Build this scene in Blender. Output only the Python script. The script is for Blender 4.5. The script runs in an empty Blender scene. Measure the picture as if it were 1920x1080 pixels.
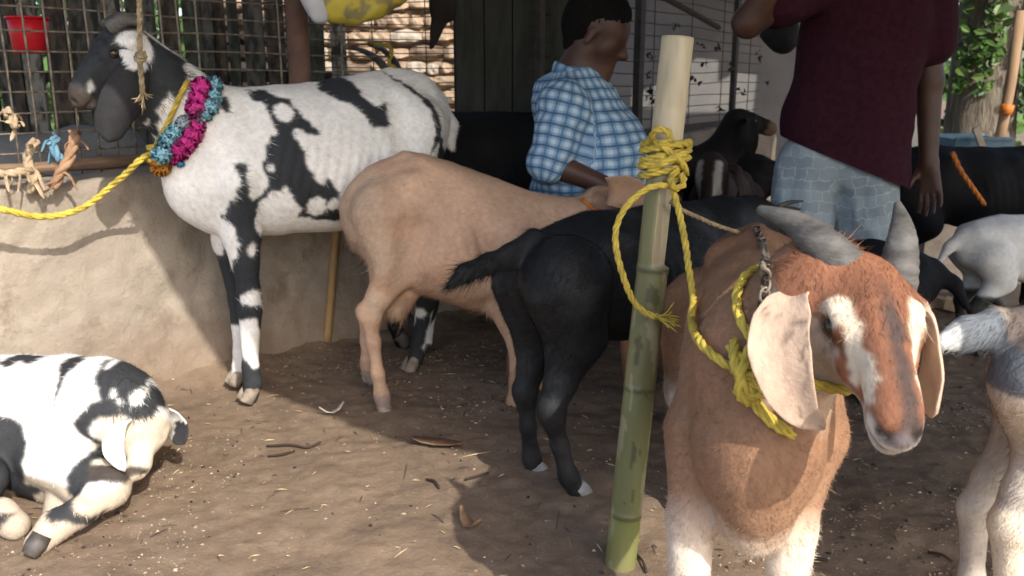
import bpy, bmesh, math, random
import numpy as np
from mathutils import Vector, Matrix, Quaternion
random.seed(7)
RNG = np.random.default_rng(11)
R = math.radians
scene = bpy.context.scene
col = scene.collection

# ------------------------------------------------------------------ camera, world, sun, exposure
CAM_H, PITCH, FPX = 1.05, R(13.4), 1663.0
cam_d = bpy.data.cameras.new('camera')
cam = bpy.data.objects.new('camera', cam_d)
col.objects.link(cam)
cam.location = (0, 0, CAM_H)
cam.rotation_euler = (R(90) - PITCH, 0, 0)
cam_d.sensor_width = 36.0
cam_d.lens = FPX / 1920 * 36.0
cam_d.clip_start, cam_d.clip_end = 0.05, 500
scene.camera = cam
cam_d.dof.use_dof = True
cam_d.dof.focus_distance = 1.65
cam_d.dof.aperture_fstop = 7.0

SUN = Vector((0.60, -1.10, 1.0))            # direction towards the sun (per metre of height)
world = bpy.data.worlds.new('World')
scene.world = world
world.use_nodes = True
wn = world.node_tree
wn.nodes.clear()
sky = wn.nodes.new('ShaderNodeTexSky')
sky.sky_type = 'NISHITA'
sky.sun_disc = False
sky.sun_elevation = math.atan2(1.0, math.hypot(SUN.x, SUN.y))
sky.sun_rotation = math.atan2(SUN.x, SUN.y)
sky.air_density, sky.dust_density = 1.0, 2.5
bg = wn.nodes.new('ShaderNodeBackground')
bg.inputs['Strength'].default_value = 0.15
wo = wn.nodes.new('ShaderNodeOutputWorld')
wn.links.new(sky.outputs[0], bg.inputs['Color'])
wn.links.new(bg.outputs[0], wo.inputs['Surface'])
sun_d = bpy.data.lights.new('sun', 'SUN')
sun_d.energy, sun_d.angle, sun_d.color = 2.4, R(0.6), (1.0, 0.94, 0.84)
sun = bpy.data.objects.new('sun', sun_d)
col.objects.link(sun)
sun.location = (2, -4, 8)
sun.rotation_euler = SUN.to_track_quat('Z', 'Y').to_euler()
vs = scene.view_settings
vs.view_transform, vs.look, vs.exposure, vs.gamma = 'Standard', 'None', 1.18, 1.0
vs.use_curve_mapping = False
scene.cycles.max_bounces = 8
scene.cycles.diffuse_bounces = 5

# ------------------------------------------------------------------ helpers
CP, SP = math.cos(PITCH), math.sin(PITCH)

def ray(px, py):
    u, v = (px - 960) / FPX, (540 - py) / FPX
    return np.array([u, CP + v * SP, -SP + v * CP])

def P(px, py, Y):
    """world point that stands at distance Y on the line of sight of a photo pixel"""
    d = ray(px, py)
    return np.array([0, 0, CAM_H]) + d * (Y / d[1])

def G(px, py, z=0.0):
    d = ray(px, py)
    return np.array([0, 0, CAM_H]) + d * ((z - CAM_H) / d[2])

def link(o, parent=None):
    col.objects.link(o)
    if parent is not None:
        o.parent = parent
    return o

def tag(o, label=None, cat=None, group=None, kind=None):
    if label: o['label'] = label
    if cat: o['category'] = cat
    if group: o['group'] = group
    if kind: o['kind'] = kind
    return o

def thing(name, label, cat, loc=(0, 0, 0), rz=0.0, group=None):
    o = bpy.data.objects.new(name, None)
    o.empty_display_size = 0.1
    o.location = loc
    o.rotation_euler = (0, 0, rz)
    link(o)
    return tag(o, label, cat, group)

def mesh_data(name, V, F, mat=None, cols=None, smooth=True, uv=None, normals=None):
    V = np.asarray(V, dtype=np.float32).reshape(-1, 3)
    me = bpy.data.meshes.new(name)
    if isinstance(F, np.ndarray):
        n, k = F.shape
        me.vertices.add(len(V)); me.loops.add(n * k); me.polygons.add(n)
        me.vertices.foreach_set('co', V.ravel())
        me.loops.foreach_set('vertex_index', F.astype(np.int32).ravel())
        me.polygons.foreach_set('loop_start', np.arange(0, n * k, k, dtype=np.int32))
        me.update(calc_edges=True)
    else:
        me.from_pydata(V.tolist(), [], F)
        me.update()
    me.polygons.foreach_set('use_smooth', np.full(len(me.polygons), smooth))
    if cols is not None:
        a = me.attributes.new('coat', 'FLOAT_COLOR', 'POINT')
        c = np.ones((len(V), 4), np.float32); c[:, :3] = cols
        a.data.foreach_set('color', c.ravel())
    if uv is not None:
        a = me.attributes.new('cloth', 'FLOAT_VECTOR', 'POINT')
        c = np.zeros((len(V), 3), np.float32); c[:, :uv.shape[1]] = uv
        a.data.foreach_set('vector', c.ravel())
    if normals is not None:
        me.normals_split_custom_set_from_vertices(normals.tolist())
    if mat: me.materials.append(mat)
    return me

def obj(name, V, F, mat=None, parent=None, **kw):
    return link(bpy.data.objects.new(name, mesh_data(name, V, F, mat, **kw)), parent)

class MB:
    """collects simple shapes of one piece"""
    def __init__(s): s.V, s.F, s.n = [], [], 0
    def add(s, V, F):
        s.V += [tuple(v) for v in V]
        s.F += [tuple(int(i) + s.n for i in f) for f in F]
        s.n = len(s.V)
        return s
    def box(s, c, size, rot=None):
        V = [Vector((x * size[0] / 2, y * size[1] / 2, z * size[2] / 2)) for x in (-1, 1) for y in (-1, 1) for z in (-1, 1)]
        if rot is not None: V = [rot @ v for v in V]
        V = [v + Vector(c) for v in V]
        return s.add(V, [(0, 1, 3, 2), (4, 6, 7, 5), (0, 4, 5, 1), (2, 3, 7, 6), (0, 2, 6, 4), (1, 5, 7, 3)])
    def tube(s, pts, r, ry=None, n=8, **k):
        V, F = tube(pts, r, ry, n=n, **k)
        return s.add(V, F)
    def obj(s, name, mat, parent=None, smooth=False, **k):
        return obj(name, s.V, s.F, mat, parent, smooth=smooth, **k)

def spline(pts, m=8):
    P_ = np.asarray(pts, float)
    if len(P_) < 3: return np.array([P_[0] + (P_[-1] - P_[0]) * t for t in np.linspace(0, 1, m + 1)])
    Q = np.vstack([2 * P_[0] - P_[1], P_, 2 * P_[-1] - P_[-2]])
    out = []
    for i in range(1, len(Q) - 2):
        p0, p1, p2, p3 = Q[i - 1], Q[i], Q[i + 1], Q[i + 2]
        for t in np.linspace(0, 1, m, endpoint=False):
            out.append(.5 * ((2 * p1) + (-p0 + p2) * t + (2 * p0 - 5 * p1 + 4 * p2 - p3) * t * t + (-p0 + 3 * p1 - 3 * p2 + p3) * t ** 3))
    out.append(Q[-2])
    return np.array(out)

def frames(pts, wdir=None):
    pts = np.asarray(pts, float)
    T = np.gradient(pts, axis=0)
    T /= np.linalg.norm(T, axis=1)[:, None] + 1e-9
    if wdir is None:
        a = np.array([0, 0, 1.0]) if abs(T[0][2]) < .8 else np.array([1.0, 0, 0])
        A = np.cross(T[0], a); A /= np.linalg.norm(A)
        As = [A]
        for i in range(1, len(pts)):
            A = As[-1] - T[i] * (As[-1] @ T[i]); A /= np.linalg.norm(A) + 1e-9
            As.append(A)
        As = np.array(As)
    else:
        w = np.asarray(wdir, float)
        w = np.tile(w, (len(pts), 1)) if w.ndim == 1 else w
        As = w - T * (w * T).sum(1)[:, None]
        As /= np.linalg.norm(As, axis=1)[:, None] + 1e-9
    return T, As, np.cross(T, As)

def tube(pts, rx, ry=None, n=10, wdir=None, cup=0.0, caps=True):
    pts = np.asarray(pts, float)
    m = len(pts)
    rx = np.broadcast_to(np.asarray(rx, float), (m,))
    ry = rx if ry is None else np.broadcast_to(np.asarray(ry, float), (m,))
    T, A, B = frames(pts, wdir)
    th = np.linspace(0, 2 * math.pi, n, endpoint=False)
    c, s = np.cos(th), np.sin(th)
    V = pts[:, None, :] + A[:, None, :] * (rx[:, None] * c)[..., None] + B[:, None, :] * (ry[:, None] * s + cup * rx[:, None] * c * c)[..., None]
    V = V.reshape(-1, 3)
    i, j = np.meshgrid(np.arange(m - 1), np.arange(n), indexing='ij')
    j2 = (j + 1) % n
    F = np.stack([i * n + j, i * n + j2, (i + 1) * n + j2, (i + 1) * n + j], -1).reshape(-1, 4)
    F = [tuple(f) for f in F.tolist()]
    if caps:
        F.append(tuple(range(n))[::-1]); F.append(tuple((m - 1) * n + k for k in range(n)))
    return V, F

def rope_mesh(pts, r, m=6, strands=3, pitch=None, n=6, sub=True):
    """laid rope: twisted strands"""
    pp = spline(pts, m) if sub else np.asarray(pts)
    L = np.r_[0, np.cumsum(np.linalg.norm(np.diff(pp, axis=0), axis=1))]
    k = max(8, int(L[-1] / (r * 1.6)))
    s = np.linspace(0, L[-1], k)
    pp = np.stack([np.interp(s, L, pp[:, i]) for i in range(3)], 1)
    T, A, B = frames(pp)
    pitch = pitch or r * 9
    mb = MB()
    for q in range(strands):
        ph = 2 * math.pi * (s / pitch + q / strands)
        path = pp + A * (np.cos(ph) * r * .5)[:, None] + B * (np.sin(ph) * r * .5)[:, None]
        mb.tube(path, r * .56, n=n)
    return mb

# --- value noise
def _h(ix, iy, iz, seed):
    h = (ix * 374761393 + iy * 668265263 + iz * 2147483647 + seed * 974711) & 0xffffffff
    h = ((h ^ (h >> 13)) * 1274126177) & 0xffffffff
    return ((h ^ (h >> 16)) & 0xffff) / 65535.0

def noise(p, scale=1.0, seed=0):
    q = np.asarray(p, float) * scale
    f = np.floor(q); w = q - f; w = w * w * (3 - 2 * w)
    i = f.astype(np.int64)
    out = 0
    for dx in (0, 1):
        for dy in (0, 1):
            for dz in (0, 1):
                ww = (w[:, 0] if dx else 1 - w[:, 0]) * (w[:, 1] if dy else 1 - w[:, 1]) * (w[:, 2] if dz else 1 - w[:, 2])
                out = out + ww * _h(i[:, 0] + dx, i[:, 1] + dy, i[:, 2] + dz, seed)
    return out * 2 - 1

def fbm(p, scale=1.0, seed=0, oct=3):
    return sum(noise(p, scale * 2 ** o, seed + o) * .5 ** o for o in range(oct)) / 1.75

def in_poly(x, y, poly):
    inside = np.zeros(len(x), bool)
    n = len(poly)
    for i in range(n):
        x1, y1 = poly[i]; x2, y2 = poly[(i + 1) % n]
        if y1 == y2: continue
        c = ((y1 > y) != (y2 > y)) & (x < (x2 - x1) * (y - y1) / (y2 - y1) + x1)
        inside ^= c
    return inside

# --- signed distance bodies
class SDF:
    def __init__(s, lo, hi, h):
        s.h = h; s.lo = np.array(lo, float) - 2 * h
        s.ax = [np.arange(s.lo[i], hi[i] + 3 * h, h).astype(np.float32) for i in range(3)]
        s.D = np.full([len(a) for a in s.ax], 1.0, np.float32)
    def seg(s, a, b, ra, rb=None, k=.03, la=1.0, lb=None, axis=(0, 1, 0), sub=False):
        a = np.asarray(a, np.float32); b = np.asarray(b, np.float32)
        rb = ra if rb is None else rb; lb = la if lb is None else lb
        m = max(ra, rb) * max(la, lb, 1.0) + k + 2 * s.h
        sl = []
        for i in range(3):
            lo, hi = min(a[i], b[i]) - m, max(a[i], b[i]) + m
            i0, i1 = np.searchsorted(s.ax[i], lo), np.searchsorted(s.ax[i], hi)
            if i0 >= i1: return
            sl.append(slice(i0, i1))
        X, Y, Z = (s.ax[i][sl[i]] for i in range(3))
        qx, qy, qz = X[:, None, None] - a[0], Y[None, :, None] - a[1], Z[None, None, :] - a[2]
        d = b - a; L2 = float(d @ d) + 1e-9
        t = np.clip((qx * d[0] + qy * d[1] + qz * d[2]) / L2, 0, 1)
        qx = qx - t * d[0]; qy = qy - t * d[1]; qz = qz - t * d[2]
        if la != 1.0 or lb != 1.0:
            ax = np.asarray(axis, np.float32); ax = ax / np.linalg.norm(ax)
            f = 1.0 / (la + (lb - la) * t) - 1.0
            dt = (qx * ax[0] + qy * ax[1] + qz * ax[2]) * f
            qx = qx + dt * ax[0]; qy = qy + dt * ax[1]; qz = qz + dt * ax[2]
        v = np.sqrt(qx * qx + qy * qy + qz * qz) - (ra + (rb - ra) * t)
        D = s.D[tuple(sl)]
        if sub:
            v = -v
            hh = np.clip(.5 - .5 * (v - D) / k, 0, 1)
            s.D[tuple(sl)] = v * (1 - hh) + D * hh + k * hh * (1 - hh)
        else:
            hh = np.clip(.5 + .5 * (v - D) / k, 0, 1)
            s.D[tuple(sl)] = v * (1 - hh) + D * hh - k * hh * (1 - hh)
    def chain(s, pts, k=.03, axis=(0, 1, 0)):
        """pts: rows (x, y, z, r[, lateral ratio])"""
        for p, q in zip(pts[:-1], pts[1:]):
            s.seg(p[:3], q[:3], p[3], q[3], k, p[4] if len(p) > 4 else 1.0, q[4] if len(q) > 4 else 1.0, axis)
    def mesh(s, relax=1):
        D = s.D; nx, ny, nz = D.shape
        S = D < 0
        cnt = np.zeros((nx - 1, ny - 1, nz - 1), np.int8)
        for dx in (0, 1):
            for dy in (0, 1):
                for dz in (0, 1):
                    cnt += S[dx:nx - 1 + dx, dy:ny - 1 + dy, dz:nz - 1 + dz]
        act = (cnt > 0) & (cnt < 8)
        I = np.argwhere(act)
        idx = np.full(act.shape, -1, np.int32); idx[act] = np.arange(len(I))
        acc = np.zeros((len(I), 3)); w = np.zeros(len(I))
        C = [(x, y, z) for x in (0, 1) for y in (0, 1) for z in (0, 1)]
        val = {c: D[I[:, 0] + c[0], I[:, 1] + c[1], I[:, 2] + c[2]] for c in C}
        for a in C:
            for ax in range(3):
                if a[ax]: continue
                b = list(a); b[ax] = 1; b = tuple(b)
                va, vb = val[a], val[b]
                x = (va < 0) != (vb < 0)
                t = np.where(x, va / np.where(x, va - vb, 1), 0)
                p = np.tile(np.array(a, float), (len(I), 1)); p[:, ax] = t
                acc[x] += p[x]; w[x] += 1
        V = (I + acc / w[:, None]) * s.h + s.lo
        Fs = []
        for ax in range(3):
            o1, o2 = [(1, 2), (2, 0), (0, 1)][ax]
            sl0 = [slice(1, -1)] * 3; sl1 = [slice(1, -1)] * 3
            sl0[ax] = slice(0, -1); sl1[ax] = slice(1, None)
            A, B = S[tuple(sl0)], S[tuple(sl1)]
            E = np.argwhere(A != B)
            flip = A[A != B]
            base = E.copy(); base[:, o1] += 1; base[:, o2] += 1
            q = []
            for d1, d2 in ((0, 0), (-1, 0), (-1, -1), (0, -1)):
                c = base.copy(); c[:, o1] += d1; c[:, o2] += d2
                q.append(idx[c[:, 0], c[:, 1], c[:, 2]])
            q = np.stack(q, 1)
            q[~flip] = q[~flip][:, ::-1]
            Fs.append(q)
        F = np.vstack(Fs)
        for _ in range(relax):
            acc = np.zeros_like(V); w = np.zeros(len(V))
            for a, b in ((0, 1), (1, 2), (2, 3), (3, 0)):
                np.add.at(acc, F[:, a], V[F[:, b]]); np.add.at(w, F[:, a], 1)
                np.add.at(acc, F[:, b], V[F[:, a]]); np.add.at(w, F[:, b], 1)
            V = V * .45 + .55 * acc / np.maximum(w, 1)[:, None]
        return V, F

def vnormals(V, F):
    n = np.cross(V[F[:, 2]] - V[F[:, 0]], V[F[:, 3]] - V[F[:, 1]])
    N = np.zeros_like(V)
    for i in range(4): np.add.at(N, F[:, i], n)
    return N / (np.linalg.norm(N, axis=1)[:, None] + 1e-12)

# ------------------------------------------------------------------ materials
def new_mat(name):
    m = bpy.data.materials.new(name); m.use_nodes = True
    nt = m.node_tree; b = nt.nodes['Principled BSDF']
    return m, nt, b

def N_(nt, t, **kw):
    n = nt.nodes.new(t)
    for k, v in kw.items():
        if k in n.inputs: n.inputs[k].default_value = v
        else: setattr(n, k, v)
    return n

def math_(nt, op, a, b=None, c=None):
    n = nt.nodes.new('ShaderNodeMath'); n.operation = op
    for i, x in enumerate((a, b, c)):
        if x is None: continue
        if isinstance(x, (int, float)): n.inputs[i].default_value = x
        else: nt.links.new(x, n.inputs[i])
    return n.outputs[0]

def mixc(nt, f, a, b, mode='MIX'):
    n = nt.nodes.new('ShaderNodeMix'); n.data_type = 'RGBA'; n.blend_type = mode
    for i, x in ((0, f), (6, a), (7, b)):
        if isinstance(x, (int, float)): n.inputs[i].default_value = x
        elif isinstance(x, tuple): n.inputs[i].default_value = (*x, 1)
        else: nt.links.new(x, n.inputs[i])
    return n.outputs[2]

def ramp(nt, x, p0, p1):
    n = nt.nodes.new('ShaderNodeMapRange')
    n.inputs[1].default_value, n.inputs[2].default_value = p0, p1
    nt.links.new(x, n.inputs[0])
    return n.outputs[0]

def nz(nt, scale, detail=4, vec=None, stretch=None, rough=.55):
    t = nt.nodes.new('ShaderNodeTexNoise')
    t.inputs['Scale'].default_value = scale; t.inputs['Detail'].default_value = detail; t.inputs['Roughness'].default_value = rough
    if vec is None: vec = nt.nodes.new('ShaderNodeTexCoord').outputs['Object']
    if stretch:
        mp = nt.nodes.new('ShaderNodeMapping'); mp.inputs['Scale'].default_value = stretch
        nt.links.new(vec, mp.inputs[0]); vec = mp.outputs[0]
    nt.links.new(vec, t.inputs['Vector'])
    return t.outputs['Fac']

def bump(nt, b, h, strength=.3, dist=.01):
    n = nt.nodes.new('ShaderNodeBump'); n.inputs['Strength'].default_value = strength; n.inputs['Distance'].default_value = dist
    nt.links.new(h, n.inputs['Height']); nt.links.new(n.outputs[0], b.inputs['Normal'])

def simple(name, c1, c2=None, rough=.7, scale=20, spec=.3, bs=.25, bscale=None, bdist=.004, stretch=None, detail=5, metal=0.0, lo=.35, hi=.65):
    m, nt, b = new_mat(name)
    c2 = c2 or tuple(x * .7 for x in c1)
    f = nz(nt, scale, detail, stretch=stretch)
    nt.links.new(mixc(nt, ramp(nt, f, lo, hi), c1, c2), b.inputs['Base Color'])
    b.inputs['Roughness'].default_value = rough; b.inputs['Specular IOR Level'].default_value = spec; b.inputs['Metallic'].default_value = metal
    if bs: bump(nt, b, nz(nt, bscale or scale * 3, 5, stretch=stretch), bs, bdist)
    return m

def coat_mat(name, rough=.72, spec=.12, bs=.35):
    m, nt, b = new_mat(name)
    a = nt.nodes.new('ShaderNodeAttribute'); a.attribute_name = 'coat'
    f = nz(nt, 60, 5, stretch=(1, 1.6, 1)); g = nz(nt, 7, 3)
    v = math_(nt, 'ADD', math_(nt, 'MULTIPLY', f, .5), math_(nt, 'MULTIPLY', g, .5))
    v = math_(nt, 'ADD', v, .5)
    cc = nt.nodes.new('ShaderNodeVectorMath'); cc.operation = 'SCALE'
    nt.links.new(a.outputs['Color'], cc.inputs[0]); nt.links.new(v, cc.inputs['Scale'])
    nt.links.new(cc.outputs[0], b.inputs['Base Color'])
    b.inputs['Roughness'].default_value = rough; b.inputs['Specular IOR Level'].default_value = spec
    bump(nt, b, nz(nt, 170, 4, stretch=(.35, 1, 1)), bs, .004)
    return m

COAT = coat_mat('coat_hair')
COAT_GLOSS = coat_mat('sleek_black_coat', .6, .22, .3)
HAIR = coat_mat('fine_hair', .62, .10, 0)
HORN = simple('grey_horn', (.125, .12, .113), (.05, .047, .044), .6, 18, stretch=(1, 1, 3), bs=.5, bscale=70)
DARK_HORN = simple('dark_horn', (.12, .11, .10), (.05, .05, .05), .5, 18, bs=.4, bscale=60)
HOOF = simple('hoof', (.33, .28, .22), (.14, .11, .09), .55, 30)
DARKHOOF = simple('dark_hoof', (.10, .09, .085), (.05, .045, .04), .55, 30)
EYE = simple('eye', (.02, .012, .008), (.03, .02, .01), .15, 30, spec=.6, bs=0)
SKIN_DARK = simple('brown_skin', (.075, .034, .022), (.050, .023, .015), .5, 14, bs=.15, bscale=150, bdist=.002, spec=.4)
ROPE_Y = simple('yellow_rope', (.60, .46, .075), (.33, .25, .045), .75, 34, bs=.5, bscale=300, bdist=.002)
ROPE_DRY = simple('dry_rope', (.36, .29, .17), (.20, .15, .09), .8, 60, bs=.5, bscale=300, bdist=.002)
ROPE_O = simple('orange_cord', (.60, .20, .03), (.40, .11, .02), .6, 60, bs=.4, bscale=300, bdist=.002)
CORD_BLACK = simple('black_cord', (.025, .018, .015), (.012, .01, .01), .7, 60)

# ------------------------------------------------------------------ ground
def wall_line(X, off=0.0):       # left wall: front foot line Y = X + 4.12 at ground
    return X + 4.12 + off * 1.4142
def ground_z(x, y):
    p = np.stack([x, y, np.zeros_like(x)], 1)
    z = .018 * fbm(p, 1.3, 3, 3) + .011 * fbm(p, 6, 5, 4) + .0045 * fbm(p, 30, 9, 3) - .010 * np.clip(noise(p, 11, 61) - .45, 0, 1)
    d = (x + 4.12 - y) / 1.4142                    # distance in front of the left wall
    z = z + np.where(x < .3, .09 * np.exp(-np.clip(d, 0, 9) / .07) * (1 + .6 * fbm(p, 5, 21, 3)), 0)
    return z
def gax(lo, hi, fine_lo, fine_hi, step, far):
    a = [np.arange(fine_lo, fine_hi, step)]
    x, s, l = fine_hi, step, []
    while x < hi: l.append(x); s *= 1.25; x += s
    a.append(np.array(l + [hi]))
    x, s, l = fine_lo - step, step, []
    while x > lo: l.append(x); s *= 1.25; x -= s
    a.insert(0, np.array((l + [lo])[::-1]))
    return np.concatenate(a)
gx, gy = gax(-60, 60, -1.9, 1.9, .011, 1), gax(-60, 80, 1.3, 3.9, .011, 1)
GX, GY = np.meshgrid(gx, gy, indexing='ij')
gz = ground_z(GX.ravel(), GY.ravel()) 
i, j = np.meshgrid(np.arange(len(gx) - 1), np.arange(len(gy) - 1), indexing='ij')
m_ = len(gy)
GF = np.stack([i * m_ + j, (i + 1) * m_ + j, (i + 1) * m_ + j + 1, i * m_ + j + 1], -1).reshape(-1, 4)

DIRT, nt, b = new_mat('trampled_dirt')
n1, n2, n3 = nz(nt, 1.6, 6), nz(nt, 14, 8, rough=.7), nz(nt, 95, 5, rough=.7)
c = mixc(nt, ramp(nt, n1, .3, .7), (.225, .160, .110), (.165, .118, .083))
c = mixc(nt, math_(nt, 'MULTIPLY', ramp(nt, n2, .45, .75), .65), c, (.275, .21, .155))
c = mixc(nt, math_(nt, 'MULTIPLY', ramp(nt, n3, .55, .8), .5), c, (.34, .28, .21))
c = mixc(nt, math_(nt, 'MULTIPLY', ramp(nt, nz(nt, 5, 7, rough=.7), .50, .70), .65), c, (.088, .065, .050))
c = mixc(nt, math_(nt, 'MULTIPLY', ramp(nt, nz(nt, .9, 4), .50, .66), .35), c, (.11, .082, .064))
nt.links.new(c, b.inputs['Base Color'])
b.inputs['Roughness'].default_value = .92; b.inputs['Specular IOR Level'].default_value = .15
bump(nt, b, math_(nt, 'ADD', n3, math_(nt, 'MULTIPLY', n2, 2)), .55, .006)
g_ = obj('ground', np.stack([GX.ravel(), GY.ravel(), gz], 1), GF, DIRT)
tag(g_, 'bare trampled brown dirt of the goat yard', kind='structure')

def gz1(x, y): return float(ground_z(np.array([x]), np.array([y]))[0])

# pebbles and chips, straw bits (nobody could count them)
def scatter(name, n, mat, size, box, seed, flat=.5, dens=None, cols=None):
    rg = np.random.default_rng(seed)
    base = np.array([(1, 0, 0), (-.5, .87, 0), (-.5, -.87, 0), (0, 0, 1), (0, 0, -1)], float)
    fc = np.array([(0, 1, 3), (1, 2, 3), (2, 0, 3), (1, 0, 4), (2, 1, 4), (0, 2, 4)])
    x = rg.uniform(box[0], box[1], n); y = rg.uniform(box[2], box[3], n)
    if dens is not None:
        k = rg.random(n) < dens(x, y); x, y = x[k], y[k]; n = len(x)
    z = ground_z(x, y); s = size * np.clip(rg.lognormal(0, .45, n), .3, 1.8); a = rg.uniform(0, 6.28, n)
    st = rg.uniform(.6, 1.6, n)
    B = base[None] * np.stack([s * st, s, s * flat], 1)[:, None, :] * rg.uniform(.7, 1.2, (n, 5, 1))
    ca, sa = np.cos(a)[:, None], np.sin(a)[:, None]
    V = np.stack([B[..., 0] * ca - B[..., 1] * sa + x[:, None], B[..., 0] * sa + B[..., 1] * ca + y[:, None], B[..., 2] + z[:, None] + .2 * s[:, None] * flat], -1)
    F = (fc[None] + (np.arange(n) * 5)[:, None, None]).reshape(-1, 3)
    cc = None
    if cols is not None:
        cc = np.repeat(np.array(cols)[rg.integers(0, len(cols), n)] * rg.uniform(.7, 1.2, (n, 1)), 5, axis=0)
    return obj(name, V.reshape(-1, 3), F, mat, cols=cc, smooth=False)
CHIP, nt, b = new_mat('pebble_and_chip')
a = nt.nodes.new('ShaderNodeAttribute'); a.attribute_name = 'coat'
nt.links.new(a.outputs['Color'], b.inputs['Base Color']); b.inputs['Roughness'].default_value = .85
patch = lambda x, y: .10 + .9 * (fbm(np.stack([x, y, 0 * x], 1), 2.2, 44, 2) > .12) * (fbm(np.stack([x, y, 0 * x], 1), 9, 45, 2) > -.2)
tag(scatter('pebbles', 17000, CHIP, .0033, (-1.7, 1.6, 1.55, 3.6), 5, .55, patch, [(.30, .22, .155), (.36, .28, .20), (.22, .15, .10), (.13, .09, .07), (.20, .14, .10), (.44, .37, .29)]),
    'small pale pebbles and dung bits strewn over the dirt', kind='stuff')
def straw(name, n, mat, L, wd, box, seed, cols, dens=None):
    rg = np.random.default_rng(seed)
    x = rg.uniform(box[0], box[1], n); y = rg.uniform(box[2], box[3], n)
    if dens is not None:
        k = rg.random(n) < dens(x, y); x, y = x[k], y[k]; n = len(x)
    a = rg.uniform(0, 6.28, n); l = L * rg.lognormal(0, .5, n)
    d = np.stack([np.cos(a), np.sin(a), rg.normal(0, .08, n)], 1) * l[:, None]; s = np.stack([-np.sin(a), np.cos(a), 0 * a], 1) * wd
    c0 = np.stack([x, y, ground_z(x, y) + .004], 1)
    V = np.stack([c0 - d / 2 - s, c0 - d / 2 + s, c0 + d / 2 + s, c0 + d / 2 - s, c0 + [0, 0, .003]], 1)
    F = (np.array([(0, 4, 1), (1, 4, 2), (2, 4, 3), (3, 4, 0)])[None] + (np.arange(n) * 5)[:, None, None]).reshape(-1, 3)
    cc = np.repeat(np.array(cols)[rg.integers(0, len(cols), n)] * rg.uniform(.7, 1.2, (n, 1)), 5, axis=0)
    return obj(name, V.reshape(-1, 3), F, mat, cols=cc, smooth=False)
tag(scatter('dung_pellets', 2200, CHIP, .0042, (-1.7, 1.7, 1.55, 3.8), 6, .8, patch, [(.03, .022, .017), (.05, .037, .028), (.022, .018, .015)]),
    'small dark dung pellets trodden into the dirt', kind='stuff')
tag(straw('straw_litter', 650, CHIP, .022, .0011, (-1.7, 1.7, 1.5, 3.6), 8, [(.42, .34, .20), (.3, .22, .12), (.10, .07, .05), (.06, .045, .035)]),
    'thin straw and stalk bits trodden into the dirt', kind='stuff')

# ------------------------------------------------------------------ left feeding wall
def strip_wall(name, a, b_, h, t, mat, seed, label, step=.02, rough=.012, jag=.02):
    """low mortared wall from a to b_ (front foot line), thickness t away from the camera"""
    a, b_ = np.array(a), np.array(b_)
    L = np.linalg.norm(b_ - a); d = (b_ - a) / L; n = np.array([-d[1], d[0]])      # n: away from camera
    prof = []
    for z in np.arange(-.06, h - .03, step): prof.append((0.0, z))
    for q in np.linspace(0, math.pi / 2, 4): prof.append((.03 - .03 * math.cos(q), h - .03 + .03 * math.sin(q)))
    for s in np.arange(.05, t, step): prof.append((s, h))
    prof += [(t, h - .02), (t, h * .5), (t, -.05)]
    prof = np.array(prof)
    s = np.arange(0, L + step, step)
    S, K = np.meshgrid(s, np.arange(len(prof)), indexing='ij')
    o, z = prof[K, 0], prof[K, 1]
    p3 = np.stack([S.ravel(), o.ravel() * 1.0, z.ravel()], 1)
    nn = fbm(p3, 3.5, seed, 4) * rough * 1.6 + fbm(p3, 18, seed + 3, 3) * rough * .7 - rough * 1.3 * np.clip(noise(p3, 13, seed + 9) - .5, 0, 1) - rough * .6 * np.clip(.10 - np.abs(fbm(p3, 2.6, seed + 12, 3)), 0, 1) * 8 * (fbm(p3, 1.5, seed + 13, 2) > .1)
    lean = .05 * (1 - np.clip(z.ravel() / h, 0, 1)) ** 2
    off = o.ravel() - np.where(o.ravel() < .03, nn + lean, 0)
    zz = z.ravel() + np.where(z.ravel() > h - .04, jag * fbm(p3 * [1, .5, 0], 4, seed + 8, 4) + .5 * nn, 0)
    V = np.stack([a[0] + d[0] * S.ravel() + n[0] * off, a[1] + d[1] * S.ravel() + n[1] * off, zz], 1)
    m = len(prof); i, j = np.meshgrid(np.arange(len(s) - 1), np.arange(m - 1), indexing='ij')
    F = np.stack([i * m + j, (i + 1) * m + j, (i + 1) * m + j + 1, i * m + j + 1], -1).reshape(-1, 4)
    return V, F, d, n

PLASTER, nt, b = new_mat('worn_mud_plaster')
tc = nt.nodes.new('ShaderNodeTexCoord').outputs['Object']
n1, n2, n3 = nz(nt, 2.2, 7, rough=.65), nz(nt, 11, 8, rough=.7), nz(nt, 70, 6, rough=.7)
c = mixc(nt, ramp(nt, n1, .32, .68), (.385, .335, .27), (.285, .238, .19))
c = mixc(nt, math_(nt, 'MULTIPLY', ramp(nt, n2, .5, .72), .7), c, (.47, .41, .33))
c = mixc(nt, math_(nt, 'MULTIPLY', ramp(nt, n3, .6, .75), .5), c, (.15, .115, .09))
c = mixc(nt, math_(nt, 'MULTIPLY', ramp(nt, nz(nt, 4.5, 9, rough=.75), .54, .64), .75), c, (.19, .145, .11))
c = mixc(nt, math_(nt, 'MULTIPLY', ramp(nt, nz(nt, 1.1, 5, stretch=(1, 1, .35)), .48, .66), .6), c, (.22, .185, .155))
c = mixc(nt, math_(nt, 'MULTIPLY', ramp(nt, nz(nt, 7, 8, stretch=(1, 1, .12), rough=.7), .55, .7), .45), c, (.20, .165, .135))
sepz = nt.nodes.new('ShaderNodeSeparateXYZ'); nt.links.new(tc, sepz.inputs[0])
low = ramp(nt, math_(nt, 'ADD', sepz.outputs[2], math_(nt, 'MULTIPLY', n1, -.5)), .05, -.25)
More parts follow.
